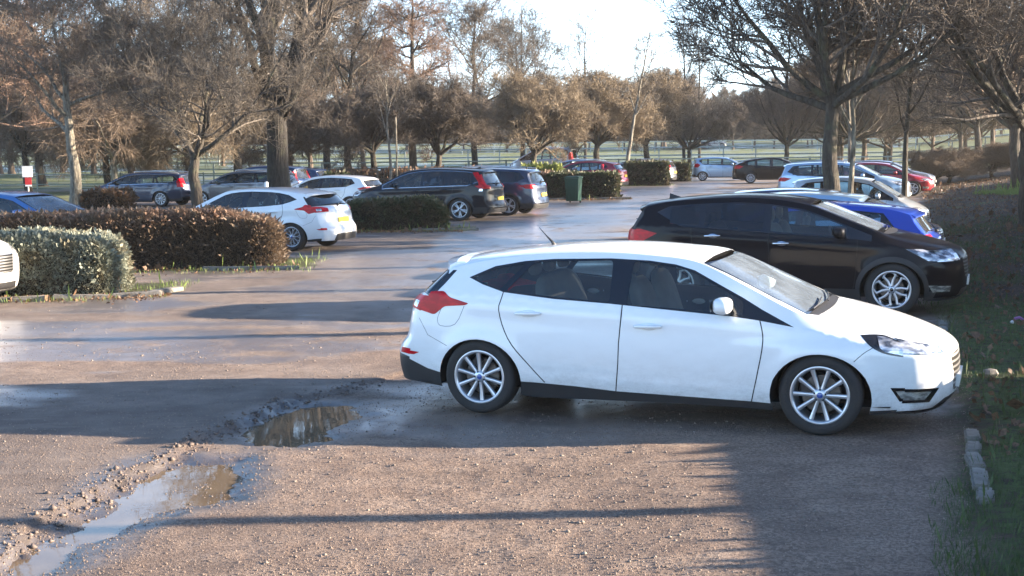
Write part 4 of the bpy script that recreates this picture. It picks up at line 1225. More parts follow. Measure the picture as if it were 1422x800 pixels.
def hedge(name, label, c, L, D, Hh, rot, mat, n, seed, size=.05, core='hedge_core', soft=.22, group=None, wave=.07, topmat=None, up=.3, droop=.0, core_in=.07):
    """box hedge with rounded shoulders; c is the ground centre"""
    z0 = th(*c)
    root = thing(name, label, 'hedge', (c[0], c[1], z0), R(rot), group)
    r = np.random.RandomState(seed)
    def surf(u, v, k):
        """superellipsoid-like box surface from unit directions"""
        d = np.stack([u, v, k], 1); d /= np.linalg.norm(d, axis=1)[:, None]
        p = 4.5
        s = 1 / (np.abs(d[:, 0]) ** p + np.abs(d[:, 1]) ** p + np.abs(d[:, 2]) ** p) ** (1 / p)
        q = d * s[:, None]
        return q
    m = n * 2
    a, b = r.uniform(-1, 1, (2, m)); face = r.choice(5, m, p=np.array([L * D, L * Hh, L * Hh, D * Hh, D * Hh]) / (L * D + 2 * L * Hh + 2 * D * Hh))
    q = np.zeros((m, 3))
    q[face == 0] = np.stack([a, b, np.ones(m)], 1)[face == 0]
    q[face == 1] = np.stack([a, -np.ones(m), b], 1)[face == 1]; q[face == 2] = np.stack([a, np.ones(m), b], 1)[face == 2]
    q[face == 3] = np.stack([np.ones(m), a, b], 1)[face == 3]; q[face == 4] = np.stack([-np.ones(m), a, b], 1)[face == 4]
    p = 5.0
    hx, hy, hz = L / 2, D / 2, Hh / 2
    # round the shoulders: pull corners in by an absolute radius
    def shape(q, sh=0.0):
        P = q * np.array([hx, hy, hz])
        rr = soft * 1.0
        inner = np.clip(P, [-hx + rr, -hy + rr, -hz], [hx - rr, hy - rr, hz - rr])
        dd = P - inner; ln = np.linalg.norm(dd, axis=1)[:, None] + 1e-9
        P2 = np.where(ln > 1e-6, inner + dd / ln * np.minimum(ln, rr), P)
        nn = dd / ln
        P2[:, 2] -= droop * Hh * np.clip((np.abs(P2[:, 0]) / hx - .55) / .45, 0, 1) ** 2 * np.clip(P2[:, 2] / hz, 0, 1)
        w = wave * (fbm(P2[:, 0] * 1.3 + seed, P2[:, 2] * 1.6 + P2[:, 1] * 1.4 + 50, 4) - .5) * 2
        return P2 + nn * (w[:, None] + sh), nn
    P, nn = shape(q)
    P[:, 2] += hz
    inw = r.uniform(0, 1, (m, 1)) ** 2 * .12
    P = P - nn * inw
    P[:, 2] = np.clip(P[:, 2], .03, None)
    bare = (P[:, 2] < .28) & (r.rand(m) < .45)
    P, nn = P[~bare], nn[~bare]
    if topmat:
        tp = (nn[:, 2] + .25 * r.normal(0, 1, len(nn)) > .45)
        v, f = scatter_faces(P[tp], nn[tp], size, seed, up=up, jitter=.7); np_mesh('foliage', v, f, M[topmat], root)
        v, f = scatter_faces(P[~tp], nn[~tp], size * 1.7, seed + 1, up=up + .35, jitter=.8, wide=.20); np_mesh('twigs', v, f, M[mat], root)
    else:
        v, f = scatter_faces(P, nn, size, seed, up=up, jitter=.7); np_mesh('foliage', v, f, M[mat], root)
    # inner mass
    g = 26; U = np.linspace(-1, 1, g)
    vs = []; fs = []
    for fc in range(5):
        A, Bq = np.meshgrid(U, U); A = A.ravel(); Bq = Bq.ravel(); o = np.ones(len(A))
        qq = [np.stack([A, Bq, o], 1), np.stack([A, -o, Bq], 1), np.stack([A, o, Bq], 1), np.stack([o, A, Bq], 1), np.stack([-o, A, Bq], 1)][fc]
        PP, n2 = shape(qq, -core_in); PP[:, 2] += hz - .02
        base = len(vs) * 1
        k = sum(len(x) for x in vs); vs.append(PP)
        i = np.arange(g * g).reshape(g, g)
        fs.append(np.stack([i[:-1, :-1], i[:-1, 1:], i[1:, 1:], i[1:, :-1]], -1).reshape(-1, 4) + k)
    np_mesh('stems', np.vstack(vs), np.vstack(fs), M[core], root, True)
    return root

SUN, SKY, EXPO = 5.0, .078, 2.53
HAZE = 3.9
AIR = .00028
PUDZ = (.003, .020)

# ------------------------------------------------------------------ the place
ISLANDS = [
    [(-13, 24.3), (-4.6, 25.0), (-4.0, 25.6), (-4.2, 27.6), (-13, 27.2)],
    [(-9.2, 19.9), (-6.3, 20.3), (-5.6, 20.9), (-6.0, 22.6), (-9.2, 22.3)],
    [(-5.0, 36.0), (-1.5, 35.7), (-1.2, 37.6), (-5.0, 38.0)],
    [(.6, 55.6), (5.0, 55.4), (5.0, 58.6), (.6, 58.8)],
    [(6.2, 73.4), (9.2, 73.2), (9.2, 76), (6.2, 76)],
    [(-20, 48), (-8, 47), (-8, 50.6), (-20, 51)],
    [(-9.9, 49.6), (-7.9, 49.6), (-7.9, 52.2), (-9.9, 52.2)],
]
ground = build_ground()
def flat_poly(name, P, z, mat, grow=.3):
    cx = sum(p[0] for p in P) / len(P); cy = sum(p[1] for p in P) / len(P)
    vs = [(cx, cy, z)] + [(cx + (x - cx) * (1 + grow), cy + (y - cy) * (1 + grow), z) for x, y in P]
    n = len(P)
    return tag(mesh_obj(name, vs, [(0, 1 + i, 1 + (i + 1) % n) for i in range(n)], mat), kind='structure')
WM = water_mat()
def quad(name, x0, x1, y0, y1, z, mat): return tag(mesh_obj(name, [(x0, y0, z), (x1, y0, z), (x1, y1, z), (x0, y1, z)], [(0, 1, 2, 3)], mat), kind='structure')
Z1 = th(-2.25, 8.8); Z2 = th(-1.75, 10.7)
quad('puddle', -3.05, -1.55, 6.3, 9.75, Z1 + PUDZ[0], WM)
quad('puddle', -2.5, -1.1, 9.8, 11.8, Z2 + PUDZ[1], WM)

# ---- vehicles
def zc(x, y, yaw=0, wb=2.8):
    a = R(yaw); return th(x + wb / 2 * math.cos(a), y + wb / 2 * math.sin(a)) * 1.0
FS = focus_spec()
r_, B_, O_ = make_car('hatchback_car', 'white five-door hatchback with clear windows and ten-spoke wheels, the whole car side-on nearest the viewer', (0.027, 11.813), -21.3, FS, 'p_white', wheel='ten', lod=2, interior=M['seat'], z=.0)
CARZ = [(r_, 0.027, 11.813, -21.3, 2.87)]
s = MB(); p = B_.strip(13.45, 0); s.tube([p - Vector((0, 0, .02)), p + Vector((-.03, 0, .025)), p + Vector((-.09, 0, .085)), p + Vector((-.15, 0, .15))], [.024, .012, .005, .003], 8); s.build('antenna', M['black'], r_, True)
s = MB(); q = B_.strip(20.0, 0); n_ = B_.strip_n(20.0, 0)
def fin(root, B, sg=14.3, mat='black'):
    s = MB(); p = B.strip(sg, 0)
    s.add([(p.x + .12, p.y, p.z), (p.x - .08, p.y - .03, p.z - .01), (p.x - .08, p.y + .03, p.z - .01), (p.x - .075, p.y, p.z + .065)], [(0, 1, 3), (0, 3, 2), (1, 2, 3), (0, 2, 1)])
    s.build('antenna', M[mat], root)

def car(label, x, y, yaw, spec, pnt, **kw):
    nm = kw.pop('nm', 'hatchback_car'); fn = kw.pop('finned', False); dz = kw.pop('dz', 0)
    sp = SP[spec] if isinstance(spec, str) else spec
    r, B, O = make_car(nm, label, (x, y), yaw, sp, pnt, **kw)
    if fn: fin(r, B)
    r.location.z = zc(x, y, yaw, sp['wb']) + dz
    r['_car'] = 1
    return r
YR, YL = -20.5, 159.5
sp = dict(SP['hrv']); 
car('black crossover car parked just behind the nearest white hatchback, nose to the grass', 2.58, 18.66, YR, 'hrv', 'p_black', wheel='petal', lod=2, rglass='glass_dark', interior=M['seat'], finned=True, nm='crossover_car', handle='chrome', mirror_mat=M['p_black'], scale=(1.01, 1, 1.01))
car('bright blue hatchback between the black crossover and the pale blue car', 5.8, 20.05, YL, 'blue_hatch', 'p_blue', lod=1, interior=M['seat'], scale=(1, 1, .96), pcol='plate_w')
car('pale blue saloon whose long roof shows just above the bright blue car', 6.1, 22.75, YL, 'saloon', 'p_ltblue', lod=1, interior=M['seat'], wheel='ten', nm='saloon_car')
car('dark blue saloon with a shiny arched roof, behind the black crossover', 4.6, 25.7, YR, 'saloon', 'p_navy2', lod=1, nm='saloon_car', interior=M['seat'])
car('silver hatchback with green-tinted windows beside the thick tree trunk on the right', 7.3, 31.4, YR, 'supermini', 'p_silver', lod=1, interior=M['seat'], scale=(.86, .95, 1))
car('pale grey crossover with black wheel arches facing right, between silver hatchback and red car', 10.8, 47.6, YR, 'suv', 'p_ltblue', lod=1, nm='crossover_car', interior=M['seat'])
car('white estate with dark windows behind the pale grey crossover', 12.0, 52.2, YR, 'estate', 'p_white2', lod=0, nm='estate_car')
car('dark red hatchback with its front sticking out past the thin leaning trunk', 14.6, 56.3, YR, 'hatch', 'p_red', lod=1, nm='hatchback_car')
car('grey saloon at the far end of the right-hand row, past the dark red one', 16.3, 62.0, YR, 'saloon', 'p_grey', lod=0, nm='saloon_car')
car('black liftback parked beyond the lane between the pale blue hatchback and the right-hand row', 14.0, 76.0, -8, 'liftback', 'p_black', lod=1, nm='liftback_car', wheel='ten')
car('small pale blue hatchback parked at the far end of the lane', 12.2, 82.6, -8, 'supermini', 'p_ltblue', lod=1)
# left-hand rows
FS2 = focus_spec(); FS2['side'] = [f for f in FS2['side'] if not (f['part'] == 'bumper_trim' and f['id'] == 1)]; FS2['strip'] = [f for f in FS2['strip'] if not (f['part'] == 'bumper_trim' and f['id'] == 3)]
FS2['side'].append(F('bumper_trim', 'black', [(-1.1, .30), (-.6, .28), (-.3, .25), (-.3, .1), (-1.1, .1)], .002, 1)); FS2['strip'].append(F('bumper_trim', 'black', rounded([(22.9, -.6), (24, -.7), (24, .7), (22.9, .6)], .1), .002, 3, sym=True))
r2 = car('white hatchback with dark windows and lattice wheels, tail out behind the brown hedge', -4.68, 30.2, YL, FS2, 'p_white2', wheel='lattice', lod=2, rglass='glass_dark', interior=M['seat'])
car('white car cut off by the left edge, its sunlit nose beside the sage hedge', -11.22, 20.82, YR, 'suv', 'p_white2', lod=1, interior=M['seat'])
car('black sport utility car with chrome-edged windows above the low dark hedge', -1.30, 41.5, YL, 'crv', 'p_black2', wheel='five', lod=2, rglass='glass_dark', interior=M['seat'], finned=True, nm='sport_utility_car', scale=(1.06, 1, 1))
car('navy crossover parked close behind the black sport utility car', .22, 44.3, YL, 'suv', 'p_navy', wheel='five', lod=1, rglass='glass_dark', nm='crossover_car', finned=True)
car('maroon car whose roof just shows above the navy crossover', .35, 49.4, YL, 'hatch', 'p_maroon', lod=1)
car('silver estate showing only its roof behind the navy crossover', -.6, 57.5, YL, 'estate', 'p_silver', lod=0, nm='estate_car')
car('dark red hatchback with sunlit tail behind the boxy green hedge', 5.1, 67.2, YL, 'hatch', 'p_red', lod=1, scale=(1.05, 1, 1.06))
car('grey estate behind the second clipped hedge, tail towards the lane', 8.75, 77.5, YL, 'estate', 'p_grey', lod=1, nm='estate_car')
car('white hatchback with dark windows between the black sport utility car and the tall forked tree', -5.45, 47.4, YL, 'hatch', 'p_white2', lod=1, interior=M['seat'], scale=(1, 1, .95))
car('blue people carrier with a pale sunlit tail, beside the tall forked tree', -9.6, 56.4, YL, 'mpv', 'p_navy2', lod=1, nm='people_carrier')
car('dark blue hatchback behind the people carrier', -9.6, 64.2, YL, 'hatch', 'p_navy2', lod=1)
car('grey estate facing left beneath the trees, left of the tall forked tree', -9.75, 53.0, YL, 'estate', 'p_grey', lod=1, nm='estate_car', scale=(.94, 1, 1.03))
car('dark blue estate with silver window trim, facing left behind the brown hedge', -14.4, 55.2, 163, 'estate', 'p_navy', lod=1, nm='estate_car', wheel='ten')
car('mid blue saloon facing right, only its roof above the brown hedge', -12.6, 30.3, YR, 'saloon', 'p_midblue', lod=1, interior=M['seat'], nm='saloon_car')
car('mid blue car at the left edge behind the other blue one', -15.6, 34.0, YR, 'hatch', 'p_midblue', lod=0)
car('silver van-like car with a tall shiny windscreen beyond the pollarded tree', 3.7, 88, YL, 'mpv', 'p_silver', lod=0, nm='people_carrier', scale=(1.1, 1.1, 1.35))
car('silver estate parked low beyond the yellow-green hedge', 5.2, 82, YL, 'estate', 'p_ltblue', lod=0, nm='estate_car')
car('white car far off across the field behind the fences', 27.0, 185, 10, 'estate', 'p_white2', lod=0, nm='estate_car')
car('dark blue car far off across the field, left of the white one', 24.0, 178, 10, 'hatch', 'p_navy', lod=0)

# ---- hedges
hedge('clipped_hedge', 'long brown beech hedge with bare dark sides on the left', (-8.75, 25.95), 8.2, 1.7, 1.08, 3, 'hedge_twig', 95000, 3, .036, wave=.13, soft=.36, topmat='hedge_brown', droop=.16)
hedge('clipped_hedge', 'short sage-green rounded hedge in front of the brown one', (-7.75, 21.3), 2.75, 1.5, 1.0, 3, 'hedge_sage', 62000, 7, .032, wave=.12, soft=.40, droop=.12)
hedge('clipped_hedge', 'low dark green hedge in front of the black sport utility car', (-3.3, 37.0), 2.95, 1.5, .88, 1, 'hedge_green', 26000, 9, .038, wave=.10, soft=.40, droop=.28)
hedge('clipped_hedge', 'boxy dark green hedge behind the green litter bin', (3.15, 56.6), 3.1, 1.5, 1.10, -2, 'hedge_green', 12000, 11, .06, wave=.05, soft=.2)
hedge('clipped_hedge', 'smaller brownish hedge to the left of the green litter bin', (1.35, 56.9), 1.3, 1.5, 1.10, -2, 'hedge_brown', 6000, 12, .06, wave=.05, soft=.2)
hedge('clipped_hedge', 'yellow-green leafy hedge behind the smaller brownish one', (1.45, 60.2), 1.9, 1.2, 1.35, 0, 'hedge_bright', 6000, 13, .09, wave=.12, soft=.3)
hedge('clipped_hedge', 'square dark green hedge right of the dark red hatchback', (7.8, 74.3), 2.4, 1.5, 1.30, -2, 'hedge_green', 8000, 14, .07, wave=.05, soft=.18)
hedge('clipped_hedge', 'far dark hedge left of the small pale blue hatchback', (10.3, 81.8), 1.9, 1.4, 1.15, -2, 'hedge_green', 6000, 15, .07, wave=.05, soft=.2)
hedge('bracken_hedge', 'low reddish bracken strip behind the metal railings', (-7, 76), 11, 1.4, .95, 0, 'hedge_brown', 9000, 17, .12, wave=.2, soft=.3)
hedge('shrub', 'dark evergreen shrub behind the roof of the white hatchback in the middle', (-8.35, 62), 1.1, 1.0, 1.25, 0, 'hedge_green', 3000, 19, .08, wave=.35, soft=.45)
hedge('clipped_hedge', 'straw-coloured shrub at the foot of the pale trunk on the left', (-15.7, 50.6), 1.9, 1.0, .75, 0, 'litter', 4500, 20, .08, wave=.3, soft=.3)
hedge('verge_hedge', 'clipped hedge on the near right verge, past the edge of the picture', (6.5, 7.3), 9.6, 1.2, .97, 84, 'hedge_brown', 24000, 21, .05, wave=.02, soft=.12, core_in=-.05)

hedge('verge_hedge', 'overgrown hedge far up the right bank, past the edge of the picture', (19.0, 36.5), 52, 1.4, 1.35, 66.8, 'hedge_brown', 9000, 22, .10, wave=.3, soft=.4)  # out of view, added to keep the bank in shade

sc2 = hedge('far_scrub', 'low brown scrub under the far wood', (0, 268), 300, 5, 6.0, 0, 'hedge_twig', 30000, 24, 1.3, wave=.9, soft=1.2, up=.8)
sc2['kind'] = 'stuff'

# ---- kerb stones
M['kerb'] = simple('weathered_kerb', (.17, .155, .135), .9, var=.35, vs=9, bump=.6, bs=30)
def kerb(x, y, rz, L, lab, grp, w=.11, h=.085):
    rnd = random.Random(int(x * 100 + y * 10))
    bm_ = bmesh.new(); bmesh.ops.create_cube(bm_, size=1)
    for v in bm_.verts: v.co = Vector((v.co.x * L, v.co.y * w, v.co.z * h))
    bmesh.ops.bevel(bm_, geom=bm_.edges[:], offset=.014, segments=2, affect='EDGES')
    bmesh.ops.subdivide_edges(bm_, edges=[e for e in bm_.edges if e.calc_length() > .08], cuts=5, use_grid_fill=True)
    for v in bm_.verts: v.co += Vector((rnd.uniform(-1, 1), rnd.uniform(-1, 1), rnd.uniform(-1, 1))) * .0022
    me = bpy.data.meshes.new('kerb_stone'); bm_.to_mesh(me); bm_.free(); me.materials.append(M['kerb'])
    o = link(bpy.data.objects.new('kerb_stone', me)); o.location = (x, y, th(x, y) + h * .5 - .045); o.rotation_euler = (R(rnd.uniform(-3, 3)), R(rnd.uniform(-2, 2)), R(rz))
    tag(o, lab, 'kerb stone', grp)
G1 = 'kerb stones half sunk in the near right verge'
for i, (x, y, L) in enumerate([(2.98, 8.02, .30), (3.09, 8.42, .44), (3.23, 8.90, .42), (3.37, 9.32, .30), (3.50, 9.72, .34)]):
    kerb(x, y, 73 + (i % 3 - 1) * 3, L, 'pale kerb stone sunk in the grass on the near right', G1)
for i, (x, y, L) in enumerate([(4.0, 11.65, .4), (4.95, 14.75, .45), (5.15, 15.35, .45), (5.33, 15.9, .4)]):
    kerb(x, y, 73, L, 'kerb stone in the shade between the white hatchback nose and the black crossover', 'kerb stones by the front of the cars')
for i, (x, y, rz, L) in enumerate([(-5.62, 20.95, 70, .8), (-5.95, 20.42, 12, .75), (-6.75, 20.18, 10, .85), (-7.65, 20.02, 8, .85)]):
    kerb(x, y, rz, L, 'kerb stone edging the bed of the sage-green hedge', 'kerb stones round the sage-green hedge', .14, .12)
for i in range(2):
    kerb(-4.55 - i * .95, 24.92 - i * .045, 3, .9, 'kerb stone at the foot of the brown hedge', 'kerb stones along the brown hedge', .14, .11)
for i in range(2): kerb(-2.3 + i * .95, 36.0 - i * .01, 1, .9, 'kerb stone below the low dark green hedge', 'kerb stones along the low dark hedge', .14, .12)
for i in range(5): kerb(.9 + i * .95, 55.6 - i * .03, -2, .9, 'kerb stone in front of the boxy hedge and the litter bin', 'kerb stones by the litter bin', .14, .13)

# ---- litter bin
b = thing('litter_bin', 'green wheeled bin standing in front of the boxy hedge', 'bin', (2.55, 52.6, th(2.55, 52.6)), R(-18), None, (.84, .84, .96))
M['bin'] = simple('green_bin_plastic', (.008, .055, .030), .45)
s = MB(); s.box((0, 0, .56), (.58, .62, .94), 0, taper=1.18)
for k in (-.16, .16): s.box((k, -.345, .56), (.035, .03, .8), 0)
s.build('bin_body', M['bin'], b)
s = MB(); s.box((0, -.01, 1.07), (.74, .80, .06)); s.box((0, .0, 1.11), (.6, .66, .04)); s.tube([(-.32, .40, 1.02), (.32, .40, 1.02)], .02, 8); s.build('lid', M['bin'], b)
for k in (-.25, .25):
    s = MB(); s.lathe([(.0, -.03), (.09, -.03), (.1, -.02), (.1, .02), (.09, .03), (0, .03)], 20, axis='y', c=(0, 0, 0)); o = s.build('wheel', M['tyre'], b); o.location = (k, .30, .10); o.rotation_euler = (0, 0, R(90))

# ---- sign on a post
sg_ = thing('car_park_sign', 'white and red notice on a pale post above the blue car', 'sign', (-20.4, 55, th(-20.4, 55)), R(8))
M['sign_w'] = simple('white_sign_face', (.80, .80, .80), .5); M['sign_r'] = simple('red_sign_face', (.50, .02, .02), .5); M['post'] = simple('galvanised_post', (.42, .42, .40), .5, metal=.3)
s = MB(); s.box((0, -.03, 1.50), (.42, .02, .46)); s.build('notice_board', M['sign_w'], sg_)
s = MB(); s.box((.02, -.03, 1.10), (.26, .02, .30)); s.build('lower_notice', M['sign_r'], sg_)
s = MB(); s.box((.02, -.03, .91), (.26, .018, .07)); s.build('lower_strip', M['sign_w'], sg_)
s = MB(); s.tube([(0, 0, -.1), (0, 0, 1.72)], .03, 10); s.build('post', M['post'], sg_)

# ---- thin pale post/stump near the big tree, posts
def post(name, label, x, y, h, r, mat, cap=None):
    s = MB(); s.tube([(0, 0, -.1), (0, 0, h * .97), (0, 0, h)], [r, r * .95, r * .6], 12)
    o = s.build(name, M[mat], None, True); o.location = (x, y, th(x, y)); tag(o, label, 'post'); return o
post('marker_post', 'white marker post left of the tall forked tree', -8.75, 46.6, 1.18, .07, 'sign_w')
post('lamp_post', 'thin pale upright post above the black sport utility car', -4.75, 54.5, 3.6, .032, 'bark_pale')

# ---- fences
M['fence'] = simple('weathered_green_rail', (.22, .27, .24), .8, var=.3); M['fence_pale'] = simple('pale_fence_rail', (.42, .46, .45), .7, var=.25); M['rail_dark'] = simple('dark_metal_railing', (.05, .055, .05), .6)
def fence(name, label, a, b, h, nr, sp_, mat, pw=.10, rh=.09, bars=0):
    L = math.dist(a, b); ang = math.atan2(b[1] - a[1], b[0] - a[0]); n = max(1, round(L / sp_))
    root = thing(name, label, 'fence', (a[0], a[1], 0), ang)
    def w(t): return th(a[0] + (b[0] - a[0]) * t / L, a[1] + (b[1] - a[1]) * t / L)
    pm = None
    for i in range(n + 1):
        t = L * i / n
        if pm is None:
            s = MB(); s.box((0, 0, h / 2 - .1), (pw, pw, h + .25)); o = s.build('post', M[mat], root); pm = o
        else: o = link(pm.copy(), root)
        o.location = (t, 0, w(t))
    for k in range(nr):
        z = h * (k + .9) / (nr) - .02 * 0; s = MB(); V = []; fs = []
        for i in range(n + 1):
            t = L * i / n; zz = w(t) + z
            V += [(t, -.09, zz - rh / 2), (t, -.055, zz - rh / 2), (t, -.055, zz + rh / 2), (t, -.09, zz + rh / 2)]
        for i in range(n): fs += [(4 * i + j, 4 * i + (j + 1) % 4, 4 * i + 4 + (j + 1) % 4, 4 * i + 4 + j) for j in range(4)]
        s.add(V, fs); s.build('rail', M[mat], root)
    if bars:
        s = MB(); t = 0
        while t < L: s.box((t, -.03, w(t) + h * .5), (.022, .022, h * .92)); t += bars
        s.build('bars', M[mat], root)
fence('rail_fence', 'grey-green three-rail fence straight behind the far parked cars', (-26, 92), (46, 86), 1.30, 3, 2.6, 'fence')
fence('rail_fence', 'pale two-rail fence crossing the field behind the first fence', (-40, 126), (86, 118), 1.45, 2, 3.0, 'fence_pale', rh=.13)
fence('rail_fence', 'farthest pale rail fence high on the field', (-50, 165), (110, 158), 1.4, 2, 4.0, 'fence_pale', rh=.14)
fence('metal_railing', 'dark metal railings in front of the reddish bracken', (-13.5, 73.5), (-1.5, 73), 1.25, 2, 2.0, 'rail_dark', .06, .04, bars=.16)
fence('metal_railing', 'dark railings beyond the grey estate on the left', (-30, 70), (-14.5, 71), 1.1, 2, 2.2, 'fence', .07, .05)

# ---- trees
def T(label, key, x, y, rot, s, bm='bark', tm='twig_brown', group=None, name='bare_tree'):
    return place_tree(name, label, 'tree', key, (x, y), rot, s, bm, tm, group, z=th(x, y) - .02)
T('massive dark forked tree with ridged trunk standing left of centre', 'big', -8.95, 51, 0, 1.0, 'bark_dark', 'twig_dark')
T('round-crowned tree with a low four-way fork behind the brown hedge', 'mid', -11.5, 47.5, 20, 1.02, 'bark', 'twig_grey')
T('crooked tree with a pale sunlit trunk, left of the dark blue estate', 'mid2', -16.8, 50, 100, 1.0, 'bark_pale', 'twig_brown')
T('tall bare tree leaning in over the top left corner', 'thin', -20.5, 46, 0, (1.5, 1.5, 1.25), 'bark', 'twig_grey')
T('slender pale-limbed tree at the far left edge', 'thin', -24, 52, 130, 1.3, 'bark_pale', 'twig_grey')
T('tall reddish-brown conical tree right of the big forked one', 'conic', -6.2, 84, 0, 1.0, 'bark', 'twig_red', name='conical_tree')
T('multi-stemmed dark tree behind the black sport utility car', 'bushy', -4.3, 78, 60, 1.05, 'bark', 'twig_dark')
T('dark round tree between the big forked tree and the conical tree', 'bushy2', -7.9, 76, 160, 1.05, 'bark', 'twig_dark')
T('golden-brown pollarded tree left of the yellow-green hedge', 'bushy', 1.35, 72, 0, 1.02, 'bark', 'twig_gold', name='pollarded_tree')
T('golden-brown pollarded tree above the dark red hatchback', 'bushy2', 5.6, 86, 45, 1.2, 'bark', 'twig_gold', name='pollarded_tree')
T('golden-brown pollarded tree right of the leaning birch', 'bushy', 9.6, 92, 200, 1.2, 'bark', 'twig_gold', name='pollarded_tree')
place_tree('birch_tree', 'thin pale birch leaning to the right above the dark red hatchback', 'tree', 'lean', (7.1, 82), 0, 1.05, 'bark_pale', 'twig_grey', kw=dict(KIND['lean'], lean=(.19, 0)), z=th(7.1, 82))
T('slim birch behind the low dark hedge on the left', 'sap', -6.4, 70, 0, 1.1, 'bark_pale', 'twig_grey', name='birch_tree')
T('tall bare poplar standing clear against the white sky left of centre', 'thin', 1.2, 125, 0, 1.25, 'bark', 'twig_grey', name='poplar_tree')
T('pair-topped bare poplar in the middle of the skyline', 'thin', 7.5, 130, 90, 1.15, 'bark', 'twig_grey', name='poplar_tree')
T('bare poplar right of the leaning birch on the skyline', 'thin', 16.3, 122, 200, 1.15, 'bark', 'twig_grey', name='poplar_tree')
T('short bare poplar next to the dark wood on the skyline', 'thin', 18.6, 128, 260, 1.0, 'bark', 'twig_grey', name='poplar_tree')
T('spreading tree with upright shoots and a thick trunk rising from the right-hand row', 'row', 7.22, 28.9, 10, 1.0, 'bark', 'twig_dark')
T('thin sunlit sapling just right of the thick trunk in the right-hand row', 'sap', 8.0, 30.2, 80, .95, 'bark_pale', 'twig_brown')
T('pale leaning sapling beside the red car', 'sap', 15.9, 60.5, 30, 1.3, 'bark_pale', 'twig_brown')
T('thin dark tree standing past the bonnet of the silver hatchback', 'sap', 10.45, 34.8, 200, (1.1, 1.1, 1.1), 'bark', 'twig_brown')
T('broad dark tree on the bank at the right edge', 'shoot2', 12.75, 31.8, 75, 1.05, 'bark', 'twig_dark')
T('second tree on the bank, just left of the right-edge tree', 'shoot', 20.2, 52, 150, 1.0, 'bark', 'twig_brown')
T('tree on the bank above the tangled bramble hedge', 'shoot2', 26.5, 66, 250, 1.0, 'bark', 'twig_brown')
T('dark tree behind the black liftback, left of the right-hand row', 'shoot', 19.5, 92, 0, .82, 'bark', 'twig_dark')
T('dark low tree above the small pale blue hatchback', 'shoot2', 13.5, 98, 100, .72, 'bark', 'twig_dark')
T('dark tree beyond the fence, centre of the right-hand treeline', 'shoot2', 25, 96, 170, 1.0, 'bark', 'twig_dark')
T('dark tree beyond the fence at the right of the treeline', 'shoot', 33, 92, 220, 1.1, 'bark', 'twig_dark')
T('brown bushy tree with drooping twigs above the white and red notice', 'weep', -27, 73, 0, 1.15, 'bark', 'twig_brown')
T('brown drooping tree right of the white and red notice', 'weep', -23.5, 76, 70, 1.15, 'bark', 'twig_red')
T('brown drooping tree behind the pale sunlit trunk', 'weep', -20.8, 68, 140, 1.05, 'bark_pale', 'twig_brown')
T('golden drooping tree behind the dark blue estate', 'weep', -17.2, 70, 200, 1.0, 'bark_pale', 'twig_gold')
T('brown drooping tree behind the grey estate', 'weep', -13.2, 78, 260, 1.1, 'bark', 'twig_brown')
T('brown tree at the left edge behind the blue cars', 'mid2', -25, 62, 300, 1.1, 'bark', 'twig_red')
T('tall twiggy tree filling the gap between the crooked tree and the round-crowned one', 'tall', -20.5, 82, 30, 1.1, 'bark', 'twig_brown')
T('tall bare tree behind the round-crowned tree', 'tall2', -14.5, 70, 100, 1.1, 'bark', 'twig_grey')
T('tall fine-branched tree just left of the conical tree', 'tall', -10.5, 86, 200, 1.2, 'bark', 'twig_brown')
T('tall fine-branched tree just right of the conical tree', 'tall2', -2.6, 92, 280, 1.1, 'bark', 'twig_dark')
T('tall dark tree half hidden by the big forked tree', 'tall2', -12.6, 92, 10, 1.25, 'bark', 'twig_dark')
T('tall twiggy tree at the left above the drooping ones', 'tall2', -30, 84, 60, 1.25, 'bark', 'twig_red')
T('tall twiggy tree behind the pale sunlit trunk', 'tall', -25.5, 88, 140, 1.2, 'bark', 'twig_grey')
T('tall twiggy tree right of the pair-trunked dark tree, below the tall poplar', 'tall', .8, 104, 320, .95, 'bark', 'twig_grey')
T('leafless tree on the bank filling the top right corner', 'shoot2', 17.5, 40, 20, 1.25, 'bark', 'twig_dark')
# trees on the right verge beyond the edge of the picture: their trunks throw the bands of shade
TG = 'slim trees on the near right verge'
for i, (x, y, s_) in enumerate([(8.0, 6.45, 1.35), (8.2, 8.15, .75), (9.0, 12.9, 1.2), (10.6, 16.4, 1.3), (12.6, 21.5, 1.3), (14.2, 25.5, 1.3)]):
    T('slim bare tree on the near right verge, outside the edge of the picture', 'thin', x, y, 70 * i, (s_, s_, 1.15), 'bark', 'twig_brown', TG)
for i in range(17):
    rr_ = random.Random(i); x = 21.5 + i * 1.9 + rr_.uniform(-.5, .5); y = 66 + i * .9 + rr_.uniform(-2, 2)
    place_tree('bramble_bush', 'tangled leafless bramble bush on the bank behind the right-hand row', 'bush', 'bushy' if i % 2 else 'bushy2', (x, y), 50 * i, (.62, .62, .36), 'bark', 'twig_brown', 'bramble bushes along the bank', z=th(x, y) - .35)
